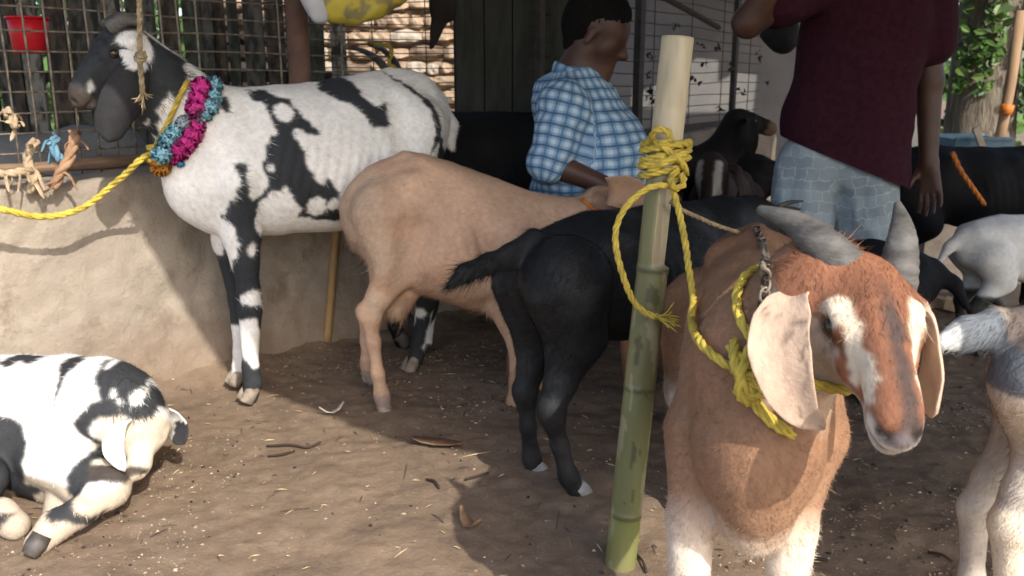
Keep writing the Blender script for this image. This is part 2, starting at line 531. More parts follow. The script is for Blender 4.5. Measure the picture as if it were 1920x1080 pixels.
c = mixc(nt, math_(nt, 'MULTIPLY', low, .6), c, (.22, .14, .09))
nt.links.new(c, b.inputs['Base Color']); b.inputs['Roughness'].default_value = .9; b.inputs['Specular IOR Level'].default_value = .2
bump(nt, b, math_(nt, 'ADD', n3, math_(nt, 'MULTIPLY', n2, 2.5)), .6, .008)

A0, A1 = (-2.6, wall_line(-2.6)), (.05, wall_line(.05))
V, F, WD, WN = strip_wall('feeding_wall', A0, A1, .735, .26, PLASTER, 3, '', .014)
w = obj('feeding_wall', V, F, PLASTER)
tag(w, 'low worn mud plastered wall under the wire mesh on the left', 'wall')

# ------------------------------------------------------------------ mesh fences
RUST = simple('rusty_wire', (.30, .255, .205), (.13, .105, .085), .6, 40, metal=.4, bs=.3, bscale=200)
DARKIRON = simple('dark_iron', (.05, .042, .038), (.028, .022, .02), .6, 25, metal=.3)
RAILWOOD = simple('weathered_rail_wood', (.27, .18, .115), (.15, .10, .065), .8, 9, stretch=(1, 1, 14), bs=.5)

def wire_fence(name, label, cat, p0, d, L, z0, z1, sp, rw, vs_list, mat, hz=None, seg=14):
    """welded mesh whose every wire is a piece; p0 foot, d direction"""
    t = thing(name, label, cat, (p0[0], p0[1], z0), math.atan2(d[1], d[0]))
    hme = None
    zs = hz or list(np.arange(.02, z1 - z0, sp))
    for k, z in enumerate(zs):
        pts = [(x, .004 * math.sin(x * 5 + k * 1.7), z + .006 * math.sin(x * 2.3 + k * 2.1) + .003 * math.sin(x * 7 + k)) for x in np.linspace(0, L, seg * 2)]
        if k % 4 == 0 or hme is None:
            hme = mesh_data('wire', *tube([(x, y, zz - z) for x, y, zz in pts], rw, n=5), mat)
        o = link(bpy.data.objects.new('wire', hme), t); o.location = (0, 0, z)
    vme = mesh_data('upright_wire', *tube([(.003 * math.sin(q * 7), -2 * rw, q * (z1 - z0)) for q in np.linspace(0, 1, 8)], rw * 1.15, n=5), mat)
    for x in vs_list:
        o = link(bpy.data.objects.new('upright_wire', vme), t); o.location = (x, 0, 0)
        o.rotation_euler = (0, random.gauss(0, .006), 0)
    return t
fo = .21
F0 = np.array(A0) + WN * fo
lf = wire_fence('mesh_fence', 'rusty welded mesh fence standing on the low plastered wall', 'fence', F0, WD, 3.15, .735, 2.05, .0625, .0034,
                list(np.arange(.6, 2.35, .0625)) + [2.62, 2.9], RUST)
# wooden rail along its foot
mb = MB()
pts = [(x, -.012, .035 + .006 * math.sin(x * 3)) for x in np.linspace(.1, 3.1, 24)]
mb.tube(pts, np.array([.02 + .003 * math.sin(k * 1.9) for k in range(24)]), n=8)
mb.obj('rail', RAILWOOD, lf, smooth=True)
# rusty fence post
FP = P(563, 150, 3.55)
mb = MB().tube([(FP[0] + .0, FP[1], z) for z in np.linspace(.70, 2.0, 8)], .042, n=14)
POSTRUST = simple('red_oxide_post', (.17, .09, .065), (.10, .06, .045), .7, 12)
t = mb.obj('fence_post', POSTRUST, None, smooth=True)
tag(t, 'thick red brown post inside the left wire mesh', 'post')

# far fence on its own low wall
B0 = np.array((.14, 3.83)); BD = np.array((.56, .83)); BD /= np.linalg.norm(BD)
V, F, BD, BN = strip_wall('back_wall', B0, B0 + BD * 3.1, .74, .2, PLASTER, 17, '', step=.05)
tag(obj('back_feeding_wall', V, F, simple('dark_plaster', (.20, .165, .13), (.13, .105, .08), .9, 6, bs=.5, bscale=40, detail=8)), 'low plastered wall carrying the far iron mesh behind the two men', 'wall')
ff = wire_fence('iron_mesh_panel', 'dark iron framed mesh panel on the low wall behind the two men', 'fence', B0 + BN * .1, BD, 3.0, .74, 2.0, .0625, .0026,
                list(np.arange(.25, 3.0, .5)), DARKIRON)
for px, w_ in ((1195, .026), (1374, .022), (1010, .02)):
    d = ray(px, 150); o_ = B0 + BN * .085
    # intersect line of sight with fence line
    A_ = np.array([[d[0], -BD[0]], [d[1], -BD[1]]]); s_, t_ = np.linalg.solve(A_, o_)
    mb = MB().box((t_, -.02, .62), (w_ * 2, w_ * 1.4, 1.3)); mb.obj('frame_upright', DARKIRON, ff)
mb = MB().box((1.5, -.02, .02), (3.0, .035, .035)); mb.obj('frame_rail', DARKIRON, ff)
mb = MB().tube([(.5, -.03, .86), (1.3, -.03, .72), (1.75, -.03, .655), (2.1, -.03, .60)], .016, n=6); mb.obj('top_rail', DARKIRON, ff)
# dead leaves and scraps caught in the mesh
DRYLEAF = simple('dark_dry_leaf', (.045, .035, .025), (.02, .017, .014), .8, 20)
def leaf_mb(mb, c, L, W, rot, curl=.3):
    V = []
    for u in np.linspace(0, 1, 5):
        w = W * math.sin(math.pi * (u * .92 + .04)) ** .8
        for v in (-1, 0, 1):
            V.append(Vector((v * w / 2, curl * L * (u - .5) ** 2 + .12 * W * abs(v), (u - .5) * L)))
    V = [rot @ q + Vector(c) for q in V]
    F = []
    for a in range(4):
        for k in range(2):
            F.append((a * 3 + k, a * 3 + k + 1, a * 3 + k + 4, a * 3 + k + 3))
    return mb.add(V, F)
def rrot(): return Quaternion((random.gauss(0, 1), random.gauss(0, 1), random.gauss(0, 1), random.gauss(0, 1))).normalized().to_matrix()
mbl = MB()
for k, (px, py) in enumerate([(1268, 50), (1222, 105), (1275, 95), (1210, 140), (1312, 85), (1345, 92), (1318, 120), (1372, 125), (1388, 172), (1212, 170), (1218, 185), (1350, 205), (1440, 160), (1300, 150), (1420, 100)]):
    d = ray(px, py); o_ = B0 + BN * .07
    s_, t_ = np.linalg.solve(np.array([[d[0], -BD[0]], [d[1], -BD[1]]]), o_)
    q = np.array([0, 0, CAM_H]) + d * s_
    for _ in range(3): leaf_mb(mbl, q + RNG.normal(0, .014, 3), random.uniform(.025, .06), random.uniform(.012, .03), rrot(), random.uniform(.5, 3))
tag(mbl.obj('leaf_scraps', DRYLEAF, None, smooth=True), 'dead leaf scraps caught in the far iron mesh', kind='stuff')

mf = wire_fence('inner_mesh', 'fine wire mesh panel in front of the sunlit stone wall', 'fence', np.array((-1.25, 4.62)), np.array((1.0, .0)), 1.1, .6, 1.75, .036, .0024, [.02, .28, .55, .82, 1.08], DARKIRON)
# dark board panel between the two fences
PANEL = simple('dark_board', (.040, .044, .038), (.022, .024, .020), .75, 6, stretch=(6, 6, 1), bs=.3)
t = thing('board_panel', 'tall dark boarded panel between the left mesh and the seated man', 'panel', (-.02, 4.05, 0), R(8))
x = -.23
for k in range(5):
    w_ = .125
    MB().box((x + w_ / 2, random.uniform(-.006, .006), 1.0), (w_ - .006, .03, 2.0)).obj('board', PANEL, t); x += w_

MB().box((.085, .03, 1.0), (.64, .02, 1.98)).obj('backing', PANEL, t)
# sunlit stone wall seen through the mesh
STONE = simple('pale_laterite', (.48, .37, .27), (.30, .21, .14), .9, 16, bs=.6, lo=.3, hi=.7)
STONE2 = simple('lime_stained_stone', (.55, .48, .40), (.34, .28, .22), .9, 16, bs=.6, lo=.3, hi=.7)
STONE3 = simple('dark_laterite', (.26, .19, .14), (.13, .09, .07), .9, 16, bs=.6)
t = thing('stone_wall', 'sunlit rough stone wall seen through the mesh behind the spotted goat', 'wall', (-.75, 5.6, 0))
def rough_stone(l, h_, d):
    n_ = 5; V, F = [], []
    for k, x in enumerate(np.linspace(-1, 1, n_)):
        for a_ in np.linspace(0, 2 * math.pi, 10, endpoint=False):
            c_, s_ = math.cos(a_), math.sin(a_); q_ = max(abs(c_), abs(s_)); e = (1 - .35 * abs(x) ** 3) * random.uniform(.86, 1.06)
            V.append((x * l / 2, c_ / q_ ** .75 * d / 2 * e, s_ / q_ ** .75 * h_ / 2 * e))
    for k in range(n_ - 1):
        for a_ in range(10): F.append((k * 10 + a_, k * 10 + (a_ + 1) % 10, k * 10 + 10 + (a_ + 1) % 10, k * 10 + 10 + a_))
    F += [tuple(range(10))[::-1], tuple(n_ * 10 - 10 + k for k in range(10))]
    return V, F
z_ = 0.0
while z_ < 1.62:
    hh_ = random.uniform(.06, .125); x = -1.1 + random.uniform(0, .1)
    while x < .95:
        l = random.uniform(.07, .21)
        me = mesh_data('stone', *rough_stone(l - .004, hh_ * random.uniform(.9, 1.04), .16), random.choice((STONE, STONE2, STONE, STONE3)), smooth=False)
        o = link(bpy.data.objects.new('stone', me), t); o.location = (x + l / 2, random.uniform(-.025, .0) + .035, z_ + hh_ / 2 + random.uniform(-.01, .01)); o.rotation_euler = (random.gauss(0, .05), random.gauss(0, .06), random.gauss(0, .08))
        x += l
    z_ += hh_
mb = MB().box((-.05, .06, .85), (2.1, .1, 1.68)); mb.obj('mortar', simple('dirt_mortar', (.36, .28, .20), (.22, .16, .11)), t)

# plank wall at the back of the left pen
PLANKS = [simple('old_plank_%s' % n, c1, c2, .85, 9, stretch=(2.5, 2.5, 1), bs=.6, lo=.42, hi=.58) for n, c1, c2 in
          (('grey', (.085, .083, .072), (.025, .025, .021)), ('brown', (.075, .058, .042), (.022, .018, .014)), ('pale', (.20, .185, .155), (.03, .028, .022)), ('green', (.055, .065, .045), (.020, .022, .016)))]
t = thing('plank_wall', 'dark wall of uneven old planks at the back of the left pen', 'wall', (-2.6, 4.95, 0))
x = -1.6
while x < 1.72:
    w_ = random.uniform(.05, .13)
    h_ = random.uniform(1.9, 2.0)
    MB().box((x + w_ / 2, random.uniform(-.03, .03), h_ / 2), (w_ * random.uniform(.8, .98), .03, h_), Matrix.Rotation(random.gauss(0, .012), 3, 'Y')).obj('plank', random.choices(PLANKS, (5, 4, 2, 3))[0], t)
    x += w_ + random.choice((0, 0, .004, .012, .03))
for z_ in (.35, 1.05, 1.7): MB().box((0, .05, z_), (3.4, .03, .06)).obj('cross_rail', PLANKS[1], t)

# far yard wall
GREYWALL = simple('grey_cement_wall', (.20, .185, .178), (.14, .137, .137), .85, 3, bs=.25, bscale=30, detail=8)
t = MB().box((1.15, 7.2, 1.0), (2.5, .18, 2.0)).obj('yard_wall', GREYWALL)
tag(t, 'plain grey cement wall beyond the far iron mesh', 'wall')
# ------------------------------------------------------------------ shed roof (its edge draws the sun line over wall and yard)
SH = Vector((SUN.x, SUN.y))
ROOFZ = 2.05
IRON_SHEET = simple('old_roof_sheet', (.20, .17, .15), (.13, .10, .085), .6, 5, metal=.2)
def roof(name, poly_g, label, z=ROOFZ):
    pts = [(x + SH.x * z, y + SH.y * z) for x, y in poly_g]
    bm = bmesh.new()
    vs_ = [bm.verts.new((x, y, z)) for x, y in pts]
    from mathutils.geometry import tessellate_polygon
    for tri in tessellate_polygon([[Vector((x, y, 0)) for x, y in pts]]): bm.faces.new([vs_[k] for k in tri])
    bmesh.ops.recalc_face_normals(bm, faces=bm.faces)
    r = bmesh.ops.extrude_face_region(bm, geom=bm.faces[:])
    bmesh.ops.translate(bm, vec=(0, 0, .03), verts=[v for v in r['geom'] if isinstance(v, bmesh.types.BMVert)])
    bmesh.ops.recalc_face_normals(bm, faces=bm.faces)
    me = bpy.data.meshes.new(name); bm.to_mesh(me); bm.free(); me.materials.append(IRON_SHEET)
    o = link(bpy.data.objects.new(name, me))
    return tag(o, label, 'roof')
g2 = lambda px, py: tuple(G(px, py)[:2])
EDGE = [(-4.6, 4.1), (-2.6, 3.95), (-2.1, 3.82), (-1.71, 3.63), (-1.05, 3.05), g2(510, 742), g2(640, 790), g2(742, 826), g2(850, 846), g2(1000, 868), g2(1140, 884), g2(1200, 868), g2(1275, 888), g2(1300, 935), g2(1480, 930), g2(1560, 985),
        g2(1600, 1085), (1.0, 1.62), (3.0, 1.3)]
roof('shed_roof', EDGE + [(3.0, 4.0), (2.4, 5.0), (1.75, 6.2), (1.5, 7.0), (1.42, 7.94), (.9, 7.93), (.45, 7.99), (.3, 8.3), (-.55, 8.3), (-.6, 6.5), (-.75, 6.42), (-1.85, 6.47), (-1.95, 6.6), (-4.6, 6.7)], 'old sheet roof over the goat shed')
roof('back_shade_roof', [(.32, 8.33), (.42, 8.12), (.56, 8.22), (.72, 8.42), (.90, 8.40), (1.0, 8.22), (1.1, 8.30), (1.35, 8.27), (1.45, 8.08), (1.75, 8.05), (1.8, 9.8), (-.5, 9.8), (-.5, 8.34)], 'unseen sheet roof added to shape the sun patch on the far yard wall', ROOFZ + .035)  # added out of view; its ragged edge outlines the sun patch on the yard wall
for k, (x, y) in enumerate(((-3.9, 4.4), (-3.9, 1.95), (3.2, 1.2), (3.3, 2.6), (.05, 4.18))):
    t = MB().tube([(x, y, z) for z in np.linspace(-.05, 2.05, 6)], .045, n=10).obj('roof_post', RAILWOOD, None, smooth=True)
    tag(t, 'round wooden roof post ' + ('at the far left corner of the pen', 'at the front left of the yard', 'at the front right of the yard', 'at the right side of the yard', 'behind the dark boarded panel')[k], 'post', 'posts carrying the shed roof')

# ------------------------------------------------------------------ right background
LEAFG, nt, b = new_mat('creeper_leaf')
a = nt.nodes.new('ShaderNodeAttribute'); a.attribute_name = 'coat'
nt.links.new(a.outputs['Color'], b.inputs['Base Color']); b.inputs['Roughness'].default_value = .5
tr = nt.nodes.new('ShaderNodeBsdfTranslucent'); nt.links.new(a.outputs['Color'], tr.inputs['Color'])
mx = nt.nodes.new('ShaderNodeMixShader'); mx.inputs[0].default_value = .3
nt.links.new(b.outputs[0], mx.inputs[1]); nt.links.new(tr.outputs[0], mx.inputs[2]); nt.links.new(mx.outputs[0], nt.nodes['Material Output'].inputs['Surface'])
def leaves(name, pts, nrm, size, parent, seed, cols):
    rg = np.random.default_rng(seed); n = len(pts)
    t1 = np.cross(nrm, rg.normal(size=(n, 3))); t1 /= np.linalg.norm(t1, axis=1)[:, None] + 1e-9
    t2 = np.cross(nrm, t1)
    s = size * rg.lognormal(0, .3, n)[:, None]
    sh = [(-1, 0, 0), (-.3, .62, .12), (.5, .5, .1), (1.1, 0, -.12), (.5, -.5, .1), (-.3, -.62, .12)]
    V = np.stack([pts + s * (a_ * t1 + b_ * t2 + c_ * nrm) for a_, b_, c_ in sh], 1).reshape(-1, 3)
    F = (np.array([(0, 1, 2, 3), (0, 3, 4, 5)])[None] + (np.arange(n) * 6)[:, None, None]).reshape(-1, 4)
    cc = np.repeat(np.array(cols)[rg.integers(0, len(cols), n)] * rg.uniform(.7, 1.25, (n, 1)), 6, axis=0)
    o = obj(name, V, F, LEAFG, parent, cols=cc, smooth=False); o['kind'] = 'stuff'
    return o
GREENS = [(.07, .15, .03), (.10, .20, .04), (.05, .11, .03), (.14, .23, .05), (.04, .085, .025)]
BARK = simple('grey_bark', (.23, .20, .16), (.11, .09, .07), .9, 10, stretch=(3, 3, .6), bs=.8, bdist=.02)
tr_ = thing('creeper_tree', 'grey tree trunk hung with bright green creeper behind the maroon shirt', 'tree', (2.93, 5.55, 0))
rr = np.array([.25, .21, .20, .19, .18, .17])
V, F = tube([(0, 0, 0), (-.02, 0, .3), (-.04, .02, .8), (-.05, .02, 1.3), (-.02, .03, 1.9), (.0, .05, 2.6)], rr, n=20)
obj('trunk', V, F, BARK, tr_)
rg = np.random.default_rng(3)
def creeper(n, a0, a1, z0, z1, r0, r1, seed):
    rg = np.random.default_rng(seed)
    a = rg.uniform(a0, a1, n); z = rg.uniform(z0, z1, n); r = rg.uniform(r0, r1, n)
    keep = fbm(np.stack([a * 2, z * 3, 0 * z], 1), 1.6, seed, 2) > -.12
    a, z, r = a[keep], z[keep], r[keep]
    p = np.stack([np.cos(a) * r, np.sin(a) * r, z], 1)
    nn = np.stack([np.cos(a), np.sin(a) - .2, .5 + 0 * a], 1) + rg.normal(0, .45, (len(a), 3)); nn /= np.linalg.norm(nn, axis=1)[:, None]
    return p, nn
p1, n1_ = creeper(700, -2.9, -1.9, .95, 2.1, .19, .30, 5)
p2, n2_ = creeper(1500, -1.45, .3, .75, 2.1, .22, .42, 9)
leaves('foliage', np.vstack([p1, p2]), np.vstack([n1_, n2_]), .026, tr_, 6, GREENS)
t2_ = thing('slender_tree', 'slender grey trunk beside the creeper covered tree', 'tree', (3.55, 5.9, 0))
obj('trunk', *tube([(0, 0, 0), (.03, 0, .8), (.1, 0, 1.6), (.2, 0, 2.8)], [.13, .11, .1, .09], n=14), BARK, t2_)
# hedge far behind
rg = np.random.default_rng(13)
n = 9000
hx = rg.uniform(-7, 8, n); hz_ = rg.uniform(0, 1, n) ** .8 * (2.0 + .5 * np.sin(hx * 1.3)); hy = 9.3 + rg.uniform(-.5, .5, n) + .25 * np.sin(hx * 2.2)
nn = np.stack([rg.normal(0, .5, n), -1 + rg.normal(0, .4, n), .4 + rg.normal(0, .4, n)], 1); nn /= np.linalg.norm(nn, axis=1)[:, None]
h_ = leaves('hedge', np.stack([hx, hy, hz_], 1), nn, .07, None, 14, [tuple(.8 * x for x in g) for g in GREENS])
tag(h_, 'loose green hedge growing beyond the yard', 'hedge')
# white board scrap, pole, crate
WHITEB, nt, b = new_mat('stained_white_board')
f = nz(nt, 7, 4)
nt.links.new(mixc(nt, ramp(nt, f, .56, .62), (.62, .58, .52), (.16, .055, .04)), b.inputs['Base Color']); b.inputs['Roughness'].default_value = .7
c_ = P(1712, 210, 4.6)
tag(MB().box((c_[0], c_[1], .95), (.14, .03, .62)).obj('stained_board', WHITEB), 'narrow white board with red brown stains behind the hanging hand', 'board')
POLE = simple('tan_pole', (.34, .23, .14), (.22, .14, .085), .8, 8, stretch=(2, 2, .5))
t = MB().tube([P(1868, 285, 4.9), P(1882, 225, 4.9), P(1896, 150, 4.9), P(1915, 20, 4.9)], .028, n=10).obj('leaning_pole', POLE, None, smooth=True)
tag(t, 'tan wooden pole leaning up at the right edge', 'pole')
t = MB().tube([P(1885, 214, 4.86), P(1890, 196, 4.86)], .034, n=10).obj('orange_band', ROPE_O, None, smooth=True)
tag(t, 'orange cord band wound round the tan leaning pole', 'cord')
BLUEP = simple('blue_plastic', (.12, .22, .30), (.09, .17, .24), .45, 30, bs=.1)
ct = thing('blue_crate', 'open blue plastic crate behind the black goats on the right', 'crate', tuple(P(1815, 288, 4.7)))
for nm, c, s in (('front_panel', (0, -.14, .055), (.27, .012, .08)), ('back_panel', (0, .14, .055), (.27, .012, .08)), ('side_panel', (-.14, 0, .045), (.012, .29, .08)), ('side_panel', (.14, 0, .045), (.012, .29, .08)), ('base', (0, 0, .0), (.29, .29, .012)), ('rim', (0, -.152, .088), (.30, .016, .012)), ('rim', (0, .152, .088), (.30, .016, .012))):
    MB().box(c, s).obj(nm, BLUEP, ct)
t = thing('crate_stand', 'rough low block under the blue crate', 'block', (ct.location.x, ct.location.y, 0))
MB().box((0, .02, (ct.location.z - .008) / 2), (.5, .36, ct.location.z - .010)).obj('block', STONE2, t)
t = MB().box(P(1838, 265, 4.5), (.03, .02, .15), Matrix.Rotation(-.45, 3, 'Y')).obj('pale_stick', STONE2)
tag(t, 'pale stick poking up at the front of the blue crate', 'stick')
# split wood scraps lying on ground under the small goats at right
for k, (px, py, l, a) in enumerate(((1745, 545, .16, .2), (1742, 575, .15, -.2), (1822, 560, .16, 1.1), (1815, 590, .2, -.5), (1850, 595, .14, .7))):
    q = G(px, py)
    t = MB().box((q[0], q[1], .03), (l, .07, .05), Matrix.Rotation(a, 3, 'Z') @ Matrix.Rotation(random.gauss(0, .2), 3, 'Y')).obj('wood_offcut', STONE)
    tag(t, ('pale wood offcut farthest back behind the brown goat horn', 'pale wood offcut lying just before the farthest one by the horn', 'pale wood offcut standing aslant under the small white goat', 'pale wood offcut lying flat under the small white goat', 'pale wood offcut nearest the right edge under the small white goat')[k], 'wood', 'pale wood offcuts on the ground at right')

# ------------------------------------------------------------------ goats
WHITE, BLACK = np.array((.80, .79, .765)), np.array((.030, .033, .038))

class Pl:
    """sagittal plane of a goat: turns photo pixels into the goat's own coordinates"""
    def __init__(s, O, hd):
        s.O = np.array((*O, 0.0)); s.f = np.array((math.cos(hd), math.sin(hd), 0)); s.l = np.array((-math.sin(hd), math.cos(hd), 0)); s.hd = hd
    def loc(s, px, py, y=0.0):
        d = ray(px, py); c = np.array([0, 0, CAM_H])
        t = ((s.O + s.l * y - c) @ s.l) / (d @ s.l)
        q = c + d * t - s.O
        return np.array([q @ s.f, y, q[2]])
    def m(s, px, py, npx):
        """metres that npx pixels span at that place"""
        q = s.loc(px, py); w = s.O + s.f * q[0]
        return npx / FPX * (w[1] * CP + (CAM_H - q[2]) * SP)
    def toloc(s, w):
        q = np.asarray(w, float) - s.O
        return np.array([q @ s.f, q @ s.l, q[2]])
    def st(s, px, ytop, ybot, ratio, y=0.0):
        q = s.loc(px, (ytop + ybot) / 2, y)
        return (*q, s.m(px, (ytop + ybot) / 2, (ybot - ytop) / 2), ratio)
    def poly(s, pts, y=0.0): return [tuple(s.loc(*p, y)[[0, 2]]) for p in pts]

def head_frame(poll, nose, up=(0, 0, 1)):
    e1 = np.asarray(nose, float) - poll; L = np.linalg.norm(e1); e1 /= L
    e3 = np.asarray(up, float) - e1 * (np.asarray(up, float) @ e1); e3 /= np.linalg.norm(e3)
    return e1, np.cross(e3, e1), e3, L

def ear(path, wdir, W, cup=.25, n=16, prof=None):
    p = spline(path, 6)
    u = np.linspace(0, 1, len(p))
    prof = prof or [(0, .42), (.12, .5), (.35, .86), (.6, 1.0), (.8, .9), (.93, .55), (1, .06)]
    w = np.interp(u, [a for a, _ in prof], [b for _, b in prof]) * W / 2
    T_, A_, B_ = frames(p, wdir)
    return tube(p, w, np.minimum(.005, w * .5 + .001), n=n, wdir=wdir, cup=cup)

def horn_mesh(path, r, ridge=.035, ratio=.84):
    p = spline(path, 14); u = np.linspace(0, 1, len(p))
    rad = r * (1 - .84 * u ** 1.5) * (1 + ridge * np.sin(u * 75 + np.sin(u * 19)) * (1 - u))
    rad[-1] *= .4
    return tube(p, rad, rad * ratio, n=16)

def smooth_attr(C, F, it):
    C = np.asarray(C, float)
    for _ in range(it):
        acc = np.zeros_like(C); w = np.zeros(len(C))
        for a, b_ in ((0, 1), (1, 2), (2, 3), (3, 0)):
            np.add.at(acc, F[:, a], C[F[:, b_]]); np.add.at(w, F[:, a], 1)
            np.add.at(acc, F[:, b_], C[F[:, a]]); np.add.at(w, F[:, b_], 1)
        C = .5 * C + .5 * acc / np.maximum(w, 1)[:, None]
    return C

def goat(name, label, O, hd, trunk, neck, poll, nose, legs, color, up=(0, 0, 1), L=None, tail=None, extra=(), horns=(), ears=(), h=.008,
         mat=None, earmat=None, fur=0, furlen=.016, furw=.0016, hoofmat=None, hornmat=None, hooves=True, eyes=True, group=None, lift=.22, extra_fur=(), kneck=.05, sub=(), earcol=None, rump=0, bony=True, ribs=.0022, muz=1.0):
    mat = mat or COAT
    root = thing('goat', label, 'goat', (O[0], O[1], 0), hd, group)
    e1, e2, e3, Lh = head_frame(poll, nose, up)
    L = L or Lh
    pl = np.asarray(poll, float)
    H = lambda a, b_, c_: pl + Lh * a * e1 + L * (b_ * e2 + c_ * e3)
    pts = [t_[:3] for t_ in trunk] + [q[:3] for q in neck] + [pl, nose, H(.5, 0, -.45)] + [p[:3] for l in legs for p in l] + [p[:3] for p in (tail or [])]
    rs = [max(t_[3] * max(1, t_[4] if len(t_) > 4 else 1), .02) for t_ in trunk] + [q[3] for q in neck] + [L * .28] * 3 + [p[3] for l in legs for p in l] + [p[3] for p in (tail or [])]
    pts = np.array(pts, float); rs = np.array(rs)[:, None]
    S = SDF((pts - rs).min(0) - .02, (pts + rs).max(0) + .02, h)
    S.chain(trunk, k=.06)
    S.chain(neck, k=kneck)
    for l in legs: S.chain(l, k=.02)
    tk = trunk if rump == 0 else trunk[::-1]           # rump first
    if bony:
        for t_a, t_b in zip(tk[:-1], tk[1:]):
            S.seg((t_a[0], t_a[1], t_a[2] + t_a[3] - .014), (t_b[0], t_b[1], t_b[2] + t_b[3] - .014), .020, .020, .03)
        r0, r1, r2 = tk[0], tk[1], tk[2]
        sg_x = 1 if r1[0] > r0[0] else -1
        for s_ in (-1, 1):
            w0 = r1[3] * r1[4]
            hx_ = (r1[0] + .03, s_ * w0 * .74, r1[2] + r1[3] * .62)
            S.seg(hx_, (r0[0] - .02, s_ * r0[3] * r0[4] * .55, r0[2] + r0[3] * .55), .032, .026, .035)
            w1 = r2[3] * r2[4]
            S.seg((r1[0] * .45 + r2[0] * .55, s_ * (w1 + .050), r2[2] + r2[3] * .42), (r1[0] * .35 + r2[0] * .65, s_ * (w1 + .052), r2[2] + r2[3] * .05), .062, .055, .03, sub=True)
            c0, c1_ = tk[-2], tk[-3]
            S.seg((c0[0] - .07, s_ * c0[3] * c0[4] * .62, c0[2] + c0[3] * .62), (c0[0] + .05, s_ * c0[3] * c0[4] * .78, c0[2] - c0[3] * .20), .036, .052, .035)
    for c in extra: S.chain(c, k=.03)
    if tail is not None: S.chain(tail, k=.02)
    # head
    k = .10 * L
    sg = lambda a, b_, ra, rb, la=1.0, lb=1.0, kk=k, sub=False: S.seg(H(*a), H(*b_), ra * L, rb * L, kk, la, lb, e2, sub)
    sg((.12, 0, -.19), (.38, 0, -.18), .19, .175, 1.12, 1.18)
    sg((.38, 0, -.15), (.84, 0, -.105), .145, .10 * muz, .95, .95)
    sg((.40, 0, -.09), (.70, 0, -.065), .085, .078, 1.0, 1.0)
    sg((.02, 0, -.12), (.26, 0, -.085), .125, .115, 1.1, 1.05)
    sg((.20, 0, -.36), (.84, 0, -.25), .125, .065, 1.0, .9)
    for s_ in (-1, 1):
        sg((.24, s_ * .13, -.32), (.48, s_ * .085, -.28), .125, .085)
        sg((.26, s_ * .19, -.085), (.39, s_ * .175, -.09), .058, .05, kk=.06 * L)
        sg((.13, s_ * .17, -.17), (.14, s_ * .27, -.21), .07, .05)
    sg((.84, 0, -.13), (.92, 0, -.145), .112 * muz, .095 * muz, 1.05, 1.05)
    sg((.78, 0, -.285), (.89, 0, -.265), .07, .058, 1.1, 1.2, kk=.04 * L)
    if eyes and h < .0105:
        for s_ in (-1, 1):
            sg((.285, s_ * .222, -.108), (.385, s_ * .216, -.114), .024, .020, kk=.02 * L)
            sg((.300, s_ * .226, -.176), (.370, s_ * .220, -.178), .016, .014, kk=.02 * L)
    if h < .0105:
        for s_ in (-1, 1):
            sg((.965, s_ * .045, -.085), (1.0, s_ * .085, -.125), .026, .022, kk=.02 * L, sub=True)
            sg((.70, s_ * .125, -.245), (.98, s_ * .06, -.225), .015, .018, kk=.015 * L, sub=True)
            sg((.325, s_ * .245, -.145), (.35, s_ * .24, -.145), .045, .04, kk=.03 * L, sub=True)
    for c in sub: S.seg(c[0], c[1], c[2], c[2], .045, sub=True)
    V, F = S.mesh(2)
    V = V + vnormals(V, F) * (((.0055 * fbm(V, 6, 5, 3) + .003 * fbm(V, 15, 15, 2)) + .0012 * fbm(V, 50, 6, 2)) * np.clip((V[:, 2] - .02) / .3, .25, 1))[:, None]
    if ribs:
        xs = np.array([t_[0] for t_ in tk]); lo_r, hi_r = xs[1] + .10, xs[-2]
        zc = np.interp(V[:, 0], xs, [t_[2] for t_ in tk]) if xs[0] < xs[-1] else V[:, 2]
        rc = np.interp(V[:, 0], xs, [t_[3] for t_ in tk])
        wgt = np.clip((V[:, 0] - lo_r) / .05, 0, 1) * np.clip((hi_r - V[:, 0]) / .05, 0, 1) * np.clip(1 - np.abs((V[:, 2] - zc) / (rc * .75)), 0, 1)
        V = V + vnormals(V, F) * (ribs * wgt * np.sin((V[:, 0] + .25 * (V[:, 2] - zc)) * 2 * math.pi / .036))[:, None]
    hl = (V - pl) @ np.stack([e1 / Lh, e2 / L, e3 / L], 1)
    C = smooth_attr(np.clip(color(V, hl, vnormals(V, F)), .004, .9), F, 2 if h < .006 else 1)
    body = obj('body', V, F, mat, root, cols=C)
    N = vnormals(V, F)
    HD = np.array([math.cos(-hd), math.sin(-hd)])
    # short coat hair
    if fur:
        rg = np.random.default_rng(int(abs(O[0]) * 1000) + 5)
        fi = rg.integers(0, len(F), fur)
        a_, b_ = rg.random((2, fur, 1))
        q = (V[F[fi, 0]] * (1 - a_) + V[F[fi, 1]] * a_) * (1 - b_) + (V[F[fi, 3]] * (1 - a_) + V[F[fi, 2]] * a_) * b_
        nn, cc = N[F[fi, 0]], C[F[fi, 0]]
        ln = furlen * rg.lognormal(0, .35, fur)
        hq = (q - pl) @ e1 / Lh
        onhead = (np.linalg.norm(q - H(.5, 0, -.2), axis=1) < .62 * Lh)
        ln[onhead] *= .55
        ln[np.linalg.norm(q - H(.10, 0, .0), axis=1) < .42 * L] *= 2.1
        ln[q[:, 2] < .30] *= .6
        for (cx, cz, rad, mult) in extra_fur:
            mk = (q[:, 0] - cx) ** 2 + (q[:, 2] - cz) ** 2 < rad ** 2
            ln[mk] *= mult
        d = np.tile(np.array([-.8, 0, -.55]), (fur, 1))
        d[q[:, 2] < .34] = (-.15, 0, -1)
        d[onhead] = e1 * .9
